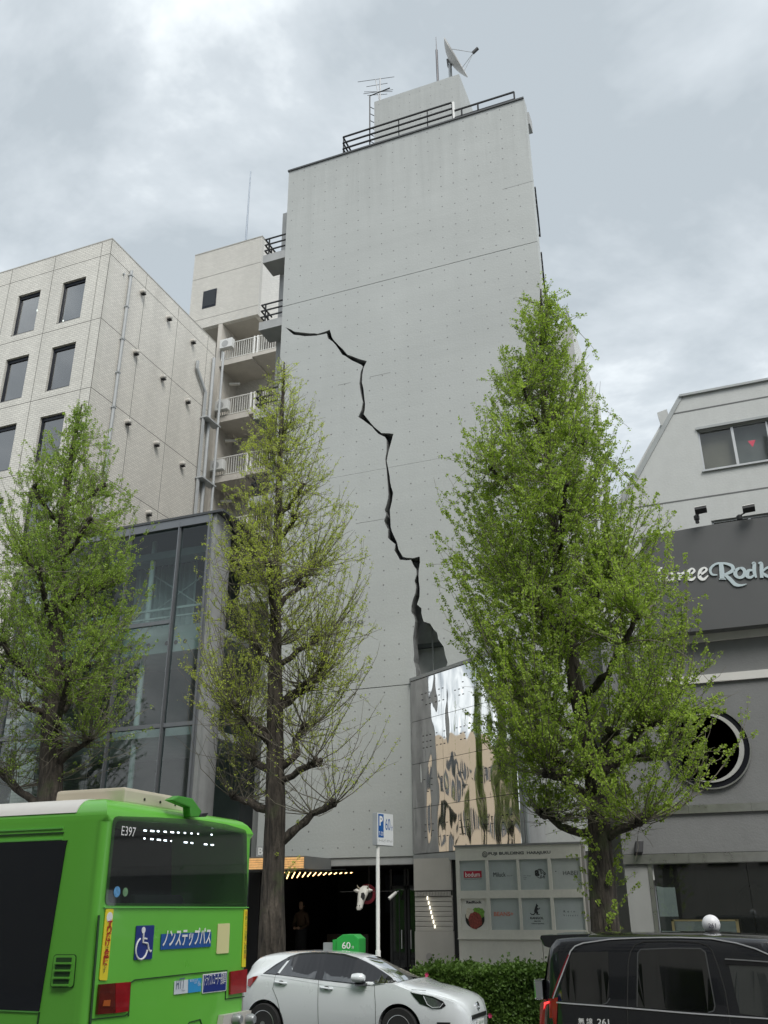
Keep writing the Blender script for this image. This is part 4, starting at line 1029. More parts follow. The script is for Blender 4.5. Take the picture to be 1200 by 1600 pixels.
# shop window sculpture: dark globe set with gold lozenges
gc = at(1190, 1418, YR+.9)
glb = thing('lattice_globe', gc-Vector((0,0,.6)), 'dark globe set with glinting gold lozenges inside the shop window', 'sculpture')
MB().lathe([(.55*math.sin(math.pi*k/14)+.001, -.55*math.cos(math.pi*k/14)) for k in range(15)], gc, EZ, 24).build('globe', M('globe_dark',(.05,.04,.03),.4,.3,var=.4,vs_=12), glb, smooth=True)
MB().tube([gc-Vector((0,0,.5)), Vector((gc.x,gc.y,.2))], .05, 8).build('stand', black_metal, glb)
gold = M('gold_glint', (.80,.62,.32), .25, .8, var=.3, vs_=20)
q = MB()
for k in range(120):
    z = rnd.uniform(-.9,.9); a = rnd.uniform(math.pi, 2*math.pi); rr = math.sqrt(1-z*z); n_ = Vector((rr*math.cos(a), rr*math.sin(a), z))
    if rnd.random() < .4: continue
    u_ = EZ_ = Vector((0,0,1)).cross(n_).normalized(); w_ = n_.cross(u_); c = gc+n_*.556
    q.add([c+u_*.028, c+w_*.055, c-u_*.028, c-w_*.055], [(0,1,2,3)])
q.build('lozenges', gold, glb, kind='stuff')
ci = at(1102, 1447, YR-1.0)
case = thing('display_case', (ci.x, YR-1.0, .15), 'glass display case with brass edges in front of the right shop', 'display case')
cxa, cxb = at(1050, 1447, YR-1).x, at(1154, 1447, YR-1).x; cza, czb = 1.0, at(1102, 1437, YR-1).z
brass = M('brass', (.42,.36,.20), .35, .8)
q = MB()
for x in (cxa, cxb-.05):
    q.box(x, x+.05, YR-1, YR-.95, .15, czb).box(x, x+.05, YR-.65, YR-.6, .15, czb)
q.box(cxa, cxb, YR-1, YR-.96, czb-.03, czb+.001)
q.build('frame', brass, case)
MB().box(cxa+.05, cxb-.05, YR-.99, YR-.98, cza, czb-.03).build('pane', glass_mat('case_glass',(.7,.76,.74),.6,spec=.9), case)
MB().box(cxa+.05, cxb-.05, YR-.66, YR-.6, .15, czb-.03).build('backing', M('case_back',(.30,.36,.35),.6,var=.3,vs_=9), case)
MB().box(cxa+.05, cxb-.05, YR-.97, YR-.67, .15, cza).build('plinth', black_metal, case)
# dark expansion gap with a hanging cable between tower and right building
cb_ = at(966, 1240, YR-.15)
cable = thing('wall_cable', (cb_.x, YR-.12, at(968,1290,YR).z), 'dark cable hanging down the joint between tower and corner building', 'cable')
MB().tube([(cb_.x+.02*math.sin(k*.9), YR-.12, at(968,1290,YR).z+(6.2-at(968,1290,YR).z)*k/14) for k in range(15)], [.028+.012*((k*7)%3) for k in range(15)], 6).build('strand', black_metal, cable)
# floodlights over the fascia
for (bxp, byp, hx, hy, lab) in ((1089, 812, 1095, 797, 'small floodlight on swivel arm above fascia, nearer the leafy tree'), (1156, 812, 1170, 795, 'small floodlight on swivel arm above fascia, below the sliding window')):
    p = at(bxp, byp, YR-.45); h_ = at(hx, hy, YR-.75)
    fl_ = thing('floodlight', p, lab, 'floodlight', 'floodlights above the dark sign fascia')
    MB().tube([p+Vector((0,0,-.1)), p+Vector((0,0,.08))], .05, 8).lathe([(.07,0),(.075,.1),(.03,.14)], p, EZ, 12).build('base', black_metal, fl_)
    MB().tube([p+Vector((0,0,.1)), h_+Vector((0,.05,-.02))], .018, 6).build('arm', black_metal, fl_)
    MB().obox(h_, (.15,0,.008), (0,.10,-.03), (0,.01,.04)).build('housing', black_metal, fl_, bevel=.01)
    MB().obox(h_+Vector((0,.0,.045)), (.145,0,.008), (0,.10,-.03), (0,.001,.007)).build('lid', white, fl_)

# ================================================================== unseen far side, there for reflections, raised to darken the lower street
def block(name, x0, x1, y0, y1, h, wallc, label, storey=3.4, bay=2.6, wf_=.6):
    t = thing(name, ((x0+x1)/2, y1, 0), label, 'building')
    wm = M(name+'_wall', wallc, .7, var=.08, streak=.08)
    MB().box(x0, x1, y0, y1, 0, h).build('wall', wm, t)
    g = glass_mat('far_glass', (.10,.12,.14), .2, spec=.8); q = MB(); n = 0
    z = 4.0
    while z+1.9 < h:
        x = x0+.6
        while x+bay*wf_ < x1: q.box(x, x+bay*wf_, y1-.02, y1+.03, z, z+1.8); x += bay
        y = y0+.6
        while y+bay*wf_ < y1:
            q.box(x1-.02, x1+.03, y, y+bay*wf_, z, z+1.8); q.box(x0-.03, x0+.02, y, y+bay*wf_, z, z+1.8); y += bay
        z += storey
    q.build('window_glass', g, t, kind='stuff')
    return t
for (nm, x0, x1, y1, h, c, lab) in (
    ('far_block', -14, 2, -7, 22, (.34,.32,.29), 'taupe office block straight across the street, seen only as a reflection'),
    ('far_tower', 4, 24, -9, 30, (.24,.25,.26), 'grey high rise across the street to the right, seen only as a reflection'),
    ('far_hall', -36, -16, -8, 20, (.42,.40,.37), 'pale block across the street to the left, seen only as a reflection'),
    ('far_office', 26, 48, -8, 24, (.30,.31,.32), 'slate block across the street farthest right, seen only as a reflection')):
    block(nm, x0, x1, y1-16, y1, h, c, lab)
block('down_street_block', -74, -58, 2, 30, 15, (.66,.54,.40), 'tan block further down the street, seen in the mirror panels')
# ================================================================== trees
def leaf_mat(name, c1, c2, trans=.45, rough=.5):
    m = bpy.data.materials.new(name); m.use_nodes = True; nt = m.node_tree; nt.nodes.clear(); N = nt.nodes.new; K = nt.links.new
    o = N('ShaderNodeOutputMaterial'); geo = N('ShaderNodeNewGeometry')
    n = N('ShaderNodeTexNoise'); n.inputs['Scale'].default_value = .9; n.inputs['Detail'].default_value = 3; K(geo.outputs['Position'], n.inputs['Vector'])
    ad = N('ShaderNodeMath'); ad.operation = 'MULTIPLY_ADD'; K(geo.outputs['Random Per Island'], ad.inputs[0]); ad.inputs[1].default_value = .6
    sb = N('ShaderNodeMath'); sb.operation = 'MULTIPLY_ADD'; K(n.outputs['Fac'], sb.inputs[0]); sb.inputs[1].default_value = 1.2; sb.inputs[2].default_value = -.38
    K(sb.outputs[0], ad.inputs[2]); ad.use_clamp = True
    mx_ = N('ShaderNodeMix'); mx_.data_type = 'RGBA'; K(ad.outputs[0], mx_.inputs[0]); mx_.inputs['A'].default_value = (*c1, 1); mx_.inputs['B'].default_value = (*c2, 1)
    d = N('ShaderNodeBsdfPrincipled'); d.inputs['Roughness'].default_value = rough; d.inputs['Specular IOR Level'].default_value = .35; K(mx_.outputs['Result'], d.inputs['Base Color'])
    t = N('ShaderNodeBsdfTranslucent'); hs = N('ShaderNodeHueSaturation'); hs.inputs['Saturation'].default_value = 1.1; hs.inputs['Value'].default_value = 1.25; K(mx_.outputs['Result'], hs.inputs['Color']); K(hs.outputs[0], t.inputs[0])
    ms = N('ShaderNodeMixShader'); ms.inputs[0].default_value = trans; K(d.outputs[0], ms.inputs[1]); K(t.outputs[0], ms.inputs[2]); K(ms.outputs[0], o.inputs[0])
    return m
bark = M('ginkgo_bark', (.050,.042,.034), .9, var=.35, vs_=3.5, fine=.2)
nt, b = nodes_of(bark); N = nt.nodes.new; K = nt.links.new
geo = N('ShaderNodeNewGeometry'); mpn = N('ShaderNodeMapping'); mpn.inputs['Scale'].default_value = (7.5, 7.5, 1.1); K(geo.outputs['Position'], mpn.inputs[0])
vo = N('ShaderNodeTexNoise'); vo.inputs['Scale'].default_value = 1.6; vo.inputs['Detail'].default_value = 5; vo.inputs['Distortion'].default_value = .6; K(mpn.outputs[0], vo.inputs['Vector'])
bu = N('ShaderNodeBump'); bu.inputs['Strength'].default_value = 1.0; bu.inputs['Distance'].default_value = .12; K(vo.outputs['Fac'], bu.inputs['Height']); K(bu.outputs[0], b.inputs['Normal'])
# furrows darker, ridges paler; moss in patches
src = b.inputs['Base Color'].links[0].from_socket
rg = N('ShaderNodeMapRange'); rg.inputs['From Min'].default_value = .35; rg.inputs['From Max'].default_value = .65; rg.inputs['To Min'].default_value = .55; rg.inputs['To Max'].default_value = 1.7; K(vo.outputs['Fac'], rg.inputs['Value'])
mm = N('ShaderNodeMix'); mm.data_type = 'RGBA'; mm.blend_type = 'MULTIPLY'; mm.inputs[0].default_value = 1; K(src, mm.inputs['A']); K(rg.outputs[0], mm.inputs['B'])
ns_ = N('ShaderNodeTexNoise'); ns_.inputs['Scale'].default_value = 1.7; ns_.inputs['Detail'].default_value = 6; K(geo.outputs['Position'], ns_.inputs['Vector'])
rm2 = N('ShaderNodeMapRange'); rm2.inputs['From Min'].default_value = .58; rm2.inputs['From Max'].default_value = .72; K(ns_.outputs['Fac'], rm2.inputs['Value'])
m2 = N('ShaderNodeMix'); m2.data_type = 'RGBA'; K(rm2.outputs[0], m2.inputs[0]); K(mm.outputs['Result'], m2.inputs['A']); m2.inputs['B'].default_value = (.055,.07,.03,1); K(m2.outputs['Result'], b.inputs['Base Color'])
twig = M('twig_bark', (.17,.155,.12), .85, var=.25, vs_=6)

def px_depth(p): 
    f_ = cam.matrix_world.to_3x3() @ Vector((0,0,-1)); return (p-Vector((0,0,EYE))).dot(f_)

def leaves_mesh(name, P, D, S, rng):
    """Fan leaves: positions P, stem directions D, sizes S -> one quad each."""
    n = len(P)
    r = rng.normal(size=(n,3)); r -= D*np.sum(r*D, 1, keepdims=True); r /= np.linalg.norm(r, axis=1, keepdims=True)+1e-9
    nn = np.cross(D, r)
    s = S[:,None]
    curl = nn*s*rng.uniform(-.25,.25,(n,1))
    V = np.stack([P, P+D*s*.75+r*s*.55+curl, P+D*s*.92, P+D*s*.75-r*s*.55+curl], 1).reshape(-1,3)
    me = bpy.data.meshes.new(name); me.vertices.add(4*n); me.vertices.foreach_set('co', V.astype(np.float32).ravel())
    me.loops.add(4*n); me.loops.foreach_set('vertex_index', np.arange(4*n, dtype=np.int32))
    me.polygons.add(n); me.polygons.foreach_set('loop_start', np.arange(0,4*n,4,dtype=np.int32)); me.polygons.foreach_set('loop_total', np.full(n,4,dtype=np.int32))
    me.update(calc_edges=True); return me

def tubes_mesh(name, paths, n=4):
    """Many thin tapered tubes at once: paths = list of (pts array kx3, r0, r1)."""
    VV, FF, base = [], [], 0
    for pts, r0, r1 in paths:
        k = len(pts); t = np.gradient(pts, axis=0); t /= np.linalg.norm(t, axis=1, keepdims=True)+1e-9
        a = np.cross(t, np.array([.31,.77,.55])); a /= np.linalg.norm(a, axis=1, keepdims=True)+1e-9; b_ = np.cross(t, a)
        rr = np.linspace(r0, r1, k)[:,None,None]; an = np.arange(n)*2*np.pi/n
        ring = pts[:,None,:]+(a[:,None,:]*np.cos(an)[None,:,None]+b_[:,None,:]*np.sin(an)[None,:,None])*rr
        VV.append(ring.reshape(-1,3))
        i = np.arange(k-1)[:,None]*n; j = np.arange(n)[None,:]; j2 = (j+1) % n
        FF.append((np.stack([i+j, i+j2, i+n+j2, i+n+j], -1)+base).reshape(-1,4)); base += k*n
    V = np.concatenate(VV).astype(np.float32); Fq = np.concatenate(FF).astype(np.int32); m = len(Fq)
    me = bpy.data.meshes.new(name); me.vertices.add(len(V)); me.vertices.foreach_set('co', V.ravel())
    me.loops.add(4*m); me.loops.foreach_set('vertex_index', Fq.ravel()); me.polygons.add(m)
    me.polygons.foreach_set('loop_start', np.arange(0,4*m,4,dtype=np.int32)); me.polygons.foreach_set('loop_total', np.full(m,4,dtype=np.int32))
    me.update(calc_edges=True); me.shade_smooth(); return me

def trunk_mesh(pts, rad, n=56, amp=.065, seed=0):
    P = []; Rr = []
    for i in range(len(pts)-1):
        L_ = (pts[i+1]-pts[i]).length; k = max(2, int(L_/.16))
        for j in range(k):
            t = j/k; P.append(pts[i].lerp(pts[i+1], t)); Rr.append(rad[i]+(rad[i+1]-rad[i])*t)
    P.append(pts[-1]); Rr.append(rad[-1])
    # soften the bends
    for _ in range(3):
        P = [P[0]]+[(P[i-1]+P[i]*2+P[i+1])/4 for i in range(1,len(P)-1)]+[P[-1]]
    mb = MB(); mb.tube(P, Rr, n)
    out = []
    for i, v in enumerate(mb.v):
        ri = i//n; c = P[min(ri, len(P)-1)]; d = Vector(v)-c; w = Rr[min(ri,len(Rr)-1)]
        q_ = Vector((v[0]*2.2+seed, v[1]*2.2, v[2]*.9)); f_ = mnoise.noise(q_)*amp*1.6+(abs(mnoise.noise(Vector((v[0]*13,v[1]*13,v[2]*1.5+seed))))-.25)*amp*1.3
        flare = 1.0
        out.append(tuple(c+d*(1+f_)))
    mb.v = out; return mb

def ginkgo(label, Y, trunk_px, crown_px, limbs_px, nsh, leaf, lsize, seed, nlimb=26, ltrans=1.0, sprout=0, name='ginkgo_tree', ztop=None, spur=.075, per=4, group='ginkgo trees along the pavement', side=3, tipbias=.5, bare=0.0, lowfade=.3, wide=.03):
    rng = np.random.default_rng(seed); rn = random.Random(seed)
    pts = [at(p[0], p[1], Y) for p in trunk_px]; rad = [p[2]/F_PX*px_depth(q_) for p, q_ in zip(trunk_px, pts)]
    base = Vector((pts[0].x, Y, .12)); pts = [base, base.lerp(pts[0], .25)]+pts; rad = [rad[0]*1.3, rad[0]*1.06]+rad
    t = thing(name, (base.x, Y, .15), label, 'tree', group)
    trunk_mesh(pts, rad, seed=seed).build('trunk', bark, t, smooth=False).data.shade_smooth()
    tz = np.array([p.z for p in pts]); tx = np.array([p.x for p in pts]); tr = np.array(rad)
    cz = np.array([at((c[1]+c[2])/2, c[0], Y).z for c in crown_px])
    cl = np.array([at(c[1]-wide*(c[2]-c[1]), c[0], Y).x for c in crown_px]); crr = np.array([at(c[2]+wide*(c[2]-c[1]), c[0], Y).x for c in crown_px])
    o_ = np.argsort(cz); cz, cl, crr = cz[o_], cl[o_], crr[o_]
    def axis(z): return np.interp(z, tz, tx)
    def ext(z):
        xc = axis(z); return max(.15, xc-np.interp(z, cz, cl)), max(.15, np.interp(z, cz, crr)-xc)
    zlo, zhi = cz[0], cz[-1]
    knuckles = []
    def limb(P, r0, r1):
        Pf = [P[0]]
        for a, b_ in zip(P[:-1], P[1:]):
            k = max(2, int((b_-a).length/.18))
            for j in range(1, k+1):
                q_ = a.lerp(b_, j/k)+Vector((rn.uniform(-1,1),rn.uniform(-1,1),rn.uniform(-1,1)))*.028; Pf.append(q_)
        R_ = [r0+(r1-r0)*i/(len(Pf)-1) for i in range(len(Pf))]
        R_ = [r_*(1+.18*rn.uniform(-1,1)) for r_ in R_]
        mb = MB().tube(Pf, R_, 9)
        # pollard knuckle: a lumpy fist of old cuts
        e = Pf[-1]
        for _ in range(5):
            c = e+Vector((rn.uniform(-1,1),rn.uniform(-1,1),rn.uniform(-.6,1)))*r1*1.1; q_ = r1*rn.uniform(.75,1.25)
            mb.lathe([(q_*math.sin(math.pi*k/5)+.001, -q_*math.cos(math.pi*k/5)) for k in range(6)], c, (rn.uniform(-1,1),rn.uniform(-1,1),1), 7)
        mb.build('limb', bark, t).data.shade_smooth()
        knuckles.append(e)
        if len(Pf) > 5: knuckles.append(Pf[len(Pf)*2//3])
    for li, lp in enumerate(limbs_px):
        k = len(lp); yo = rn.uniform(-1.0, .5)
        P = [at(p[0], p[1], Y+yo*(i/(k-1))**1.0) for i, p in enumerate(lp)]
        P[0] = Vector((axis(P[0].z), Y, P[0].z-.05))
        w = np.interp(P[0].z, tz, tr)
        limb(P, min(w*.42, .13), .065)
    for i in range(nlimb):
        z = zlo+.6+(zhi-zlo)*.66*(i+.5)/nlimb; a = i*2.399+seed
        L0, R0 = ext(z+.5); ry = (L0+R0)/2
        r_ = (R0 if math.cos(a) > 0 else L0)*abs(math.cos(a))+ry*abs(math.sin(a))
        ln = r_*rn.uniform(.28,.48); p0 = Vector((axis(z), Y, z)); d = Vector((math.cos(a), math.sin(a), 0))
        P = [p0, p0+d*ln*.5+Vector((0,0,ln*.25)), p0+d*ln+Vector((0,0,ln*.75))]
        w = np.interp(z, tz, tr); limb(P, w*.45+.01, min(.055, w*.3+.012))
    # leader and trunk points are sources too
    for z in np.linspace(zlo+ (zhi-zlo)*.3, zhi-.5, 14): knuckles.append(Vector((axis(z), Y, z)))
    KN = np.array([tuple(k) for k in knuckles])
    paths, LP, LD, LS = [], [], [], []
    def put_leaves(path, a, b_, dens):
        seg = np.linalg.norm(np.diff(path, axis=0), axis=1); L_ = seg.sum(); cum = np.concatenate([[0], np.cumsum(seg)])
        n_ = int(L_*(b_-a)/spur*dens)
        if n_ < 1: return
        s = np.sort(rng.uniform(a, b_, n_))*L_
        pos = np.stack([np.interp(s, cum, path[:,k]) for k in range(3)], 1)
        m = rng.poisson(per, n_)+1; idx = np.repeat(np.arange(n_), m); p = pos[idx]
        dd_ = rng.normal(size=(len(p),3)); dd_[:,2] += .45; dd_ /= np.linalg.norm(dd_, axis=1, keepdims=True)
        LP.append(p+dd_*.018); LD.append(dd_); LS.append(lsize*rng.uniform(.55,1.25,len(p)))
    rmax = max(sum(ext(z_)) for z_ in np.linspace(zlo, zhi, 40))
    for i in range(nsh):
        while True:
            z = rng.uniform(zlo, zhi); e_l, e_r = ext(z)
            if rng.uniform() < (((e_l+e_r)/rmax)**1.25+.06)*min(1, (z-zlo)/(lowfade*(zhi-zlo))*.85+.15): break
        a = rng.uniform(0, 2*np.pi)
        L0, R0 = ext(z); ry = (L0+R0)/2; c, s = math.cos(a), math.sin(a)
        r_ = (R0 if c > 0 else L0)*abs(c)+ry*abs(s) if False else math.hypot((R0 if c > 0 else L0)*c, ry*s)
        q_ = r_*(rng.uniform(.12, 1.0)**tipbias)*rng.uniform(.92,1.07)
        T = np.array([axis(z)+q_*c, Y+q_*s*min(1, ry/max(r_, .1)), z])
        d = np.linalg.norm(KN-T, axis=1)+np.maximum(0, KN[:,2]-(T[2]-(.35+.5*min(1, (T[2]-zlo)/(.45*(zhi-zlo))))*d_len(T, KN)))*2.5
        if rng.uniform() < .22: d = np.linalg.norm(KN-T, axis=1)
        j = np.argsort(d)[rng.integers(0, 4)]; A = KN[j]; L_ = np.linalg.norm(T-A)
        if L_ < .35: T = A+(T-A)/L_*.5; L_ = .5
        if L_ > 3.4: A = T-(T-A)/L_*3.0; L_ = 3.0
        out = T-A; out[2] = 0
        C = A+out*.62+np.array([0,0,max(0,(T[2]-A[2]))*.22])+rng.normal(size=3)*.09*L_
        tt = np.linspace(0,1,9)[:,None]; path = A*(1-tt)**2+2*C*tt*(1-tt)+T*tt*tt
        path[1:-1] += rng.normal(size=(7,3))*.014
        paths.append((path, .006+.003*L_, .003))
        dens = max(0.0, rng.normal(1, .35))*ltrans
        if rng.uniform() < bare: dens *= .15
        dens *= min(1, max(.15, (z-zlo)/(lowfade*(zhi-zlo))))
        put_leaves(path, .22, 1, dens)
        for k in range(rng.poisson(side)):
            u = rng.uniform(.2,.95); p = path[int(u*8)]; dr = rng.normal(size=3); dr[2] = abs(dr[2])*.7+.25; dr += (T-A)/L_*.9; dr /= np.linalg.norm(dr)
            l2 = rng.uniform(.18,.62); q2 = p+dr*l2; mid = (p+q2)/2+rng.normal(size=3)*.025
            pth = np.array([p, mid, q2]); paths.append((pth, .005, .0025)); put_leaves(pth, .1, 1, dens)
    for i in range(sprout):
        z = rng.uniform(.6, max(2.5, zlo+1.5)); a = rng.uniform(0, 2*np.pi); w = np.interp(z, tz, tr)
        p = np.array([axis(z)+w*math.cos(a), Y+w*math.sin(a), z]); dr = np.array([math.cos(a), math.sin(a), rng.uniform(.1,1.2)]); q2 = p+dr*rng.uniform(.12,.5)
        pth = np.array([p, (p+q2)/2, q2]); paths.append((pth, .004, .002)); put_leaves(pth, .1, 1, 1.6*ltrans)
    link('twigs', tubes_mesh('twigs', paths, 4), twig, t)['kind'] = 'stuff'
    P = np.concatenate(LP); D = np.concatenate(LD); S = np.concatenate(LS)
    cr_ = link('crown', leaves_mesh('crown', P, D, S, rng), leaf, t); cr_['kind'] = 'stuff'
    return t, len(P)
def d_len(T, KN): return np.linalg.norm((KN-T)[:,:2], axis=1)

leaf_dense = leaf_mat('ginkgo_leaf', (.17,.265,.045), (.48,.62,.125), .5)
leaf_young = leaf_mat('ginkgo_young_leaf', (.32,.40,.07), (.62,.70,.16), .5)
leaf_left = leaf_mat('ginkgo_leaf_deep', (.16,.265,.05), (.46,.61,.13), .5)

tB, nB = ginkgo('big dense ginkgo in full fresh leaf in front of the corner building', 17.6,
  [(946,1470,22),(941,1380,20),(937,1298,18),(933,1240,17),(930,1198,16),(918,1162,13),(900,1080,12),(884,960,10),(862,800,8),(850,650,5),(846,520,3),(845,452,1.2)],
  [(448,842,849),(480,815,872),(510,795,884),(560,772,925),(620,752,940),(680,722,968),(740,700,1002),(800,688,1030),(850,686,1046),(900,704,1050),(960,722,1102),(1010,724,1124),(1050,724,1146),(1100,735,1152),(1150,768,1152),(1200,800,1136),(1250,822,1100),(1300,850,1065),(1330,880,1010)],
  [[(920,1300),(890,1298),(865,1280),(845,1270)],[(911,1248),(895,1227),(881,1216),(857,1210)],[(888,1213),(883,1193),(861,1178)],[(903,1173),(881,1161),(850,1141)],
   [(946,1203),(963,1196),(986,1186),(1031,1181)],[(940,1190),(986,1160),(996,1140),(1020,1133)],[(956,1311),(981,1291),(1006,1283)],[(933,1196),(946,1156),(960,1145)]],
  1350, leaf_dense, .040, 11, nlimb=14, ltrans=1.3, sprout=90, per=6, side=4, tipbias=.6, spur=.105, wide=.05, lowfade=.15)
tM, nM = ginkgo('sparse half-bare ginkgo with stubby pollard limbs in front of the cracked tower', 17.6,
  [(424,1490,21),(426,1400,18.5),(428,1330,17.5),(430,1270,15.5),(430,1200,14.5),(430,1120,13),(430,1030,10),(431,950,9),(433,850,7),(436,750,5),(440,660,3.2),(443,600,2),(444,566,1)],
  [(566,441,447),(620,408,494),(700,378,515),(760,352,538),(850,338,568),(950,312,586),(1000,306,592),(1060,304,598),(1120,315,616),(1180,330,622),(1240,345,600)],
  [[(441,1316),(468,1292),(489,1271),(524,1256)],[(443,1223),(457,1211),(479,1199),(495,1193)],[(443,1201),(465,1177),(461,1156),(476,1135)],[(444,1108),(460,1087),(484,1073)],[(444,1039),(465,1017),(495,1001)],
   [(415,1145),(400,1134),(388,1127)],[(415,1201),(403,1194),(393,1188)],[(409,1271),(393,1255),(364,1244)],[(430,950),(445,935),(470,915)],[(430,900),(415,880),(400,868)],[(432,840),(450,826),(462,806)]],
  850, leaf_young, .032, 23, nlimb=8, ltrans=1.1, sprout=10, per=4, side=4, tipbias=.55, bare=.22, spur=.10)
tL, nL = ginkgo('leafy ginkgo beside the bus in front of the tiled office block', 17.6,
  [(78,1260,20),(79,1222,18),(80.6,1129,16),(84,1035,13),(88,960,11),(95,850,8),(104,760,5.5),(115,690,3.5),(125,645,2),(128,632,1)],
  [(632,125,131),(660,100,150),(700,62,172),(760,38,188),(850,12,200),(950,-12,206),(1050,-22,212),(1150,-20,212),(1210,0,196)],
  [[(84,1203),(101,1181),(139,1157)],[(64,1115),(50,1108),(41,1102)],[(75,1065),(60,1058),(47,1054)],[(92,1042),(112,1042),(135,1039)],[(79,1262),(34,1240),(19,1222),(0,1209)],[(88,960),(110,940),(130,925)]],
  850, leaf_left, .038, 37, nlimb=12, ltrans=1.2, sprout=10, per=6, side=4, tipbias=.58, spur=.11, wide=.05)
# further ginkgos of the same row, outside the picture but mirrored in the panels
for (dx_, lab) in ((-8.5, 'leafy ginkgo next along the row past the left edge'), (-16.5, 'leafy ginkgo farthest along the row past the left edge')):
    r_ = tL.copy(); col.objects.link(r_); r_.location = tL.location+Vector((dx_,0,0)); r_.rotation_euler = (0,0,dx_); r_['label'] = lab
    for ch in tL.children:
        c = ch.copy(); col.objects.link(c); c.parent = r_

# ================================================================== clipped azalea hedge
rng = np.random.default_rng(5)
hx0, hx1, hy0, hy1, hzt = at(655, 1520, 17.2).x, -1.6, 16.95, 18.0, at(760, 1512, 17.2).z
hedge = thing('azalea_hedge', ((hx0+hx1)/2, 17.4, .15), 'clipped green azalea hedge with a few pink flowers between car and van', 'hedge')
n_ = 26000
X = rng.uniform(hx0, hx1, n_); Yh = rng.uniform(hy0, hy1, n_); 
topz = np.array([hzt-.06+.16*mnoise.noise(Vector((x*1.7, y*1.7, 0)))+.07*mnoise.noise(Vector((x*6, y*6, 3))) for x, y in zip(X, Yh)])
fr = rng.uniform(size=n_); face = rng.uniform(size=n_)
Zh = np.where(face < .45, topz-np.abs(rng.normal(0,.05,n_)), .2+(topz-.2)*fr)
front = (face >= .45)
bul = np.array([.10*mnoise.noise(Vector((x*2.1, 9, z*2.6))) for x, z in zip(X, Zh)])
Yh = np.where(front, hy0+bul+np.abs(rng.normal(0,.06,n_)), Yh)
edge = front & (rng.uniform(size=n_) < .22); X = np.where(edge, np.where(rng.uniform(size=n_) < .5, hx0, hx1)+rng.normal(0,.06,n_), X); Yh = np.where(edge, rng.uniform(hy0,hy1,n_), Yh)
spikes = rng.uniform(size=n_) < .06; Zh = np.where(spikes & (face < .45), topz+np.abs(rng.normal(0,.07,n_)), Zh)
P = np.stack([X,Yh,Zh],1); D = rng.normal(size=(n_,3)); D[:,2] += .9; D[:,1] -= .4; D /= np.linalg.norm(D,axis=1,keepdims=True)
P = np.repeat(P, 3, 0)+rng.normal(size=(n_*3,3))*.018; D = np.repeat(D,3,0)+rng.normal(size=(n_*3,3))*.55; D /= np.linalg.norm(D,axis=1,keepdims=True)
S = rng.uniform(.035,.062,n_*3)
link('foliage', leaves_mesh('foliage', P, D, S, rng), leaf_mat('azalea_leaf', (.04,.085,.016), (.14,.24,.05), .3), hedge)['kind'] = 'stuff'
q = MB()
for k in range(40):
    x = hx0+.1+(hx1-hx0-.2)*k/39; q.tube([(x,17.45,.12),(x+rnd.uniform(-.1,.1),17.45+rnd.uniform(-.2,.2),hzt-.25)], .012, 5)
q.build('stems', twig, hedge)
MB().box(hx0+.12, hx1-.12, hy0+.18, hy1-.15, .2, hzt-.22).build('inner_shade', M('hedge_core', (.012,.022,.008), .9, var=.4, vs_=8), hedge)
pink = M('azalea_pink', (.55,.03,.14), .6, var=.2); yel = M('azalea_dead', (.50,.25,.10), .7)
for (pxx, pyy, m_) in ((667,1523,pink),(766,1587,pink),(743,1581,yel)):
    c = at(pxx, pyy, 16.9); q = MB()
    for k in range(6):
        a = k*math.pi/3; d = Vector((math.cos(a),-.35,math.sin(a))).normalized(); s_ = Vector((-math.sin(a),0,math.cos(a)))
        q.add([c, c+d*.03+s_*.014, c+d*.042, c+d*.03-s_*.014], [(0,1,2,3)])
    q.build('flower', m_, hedge)
print('LEAVES', nB, nM, nL)
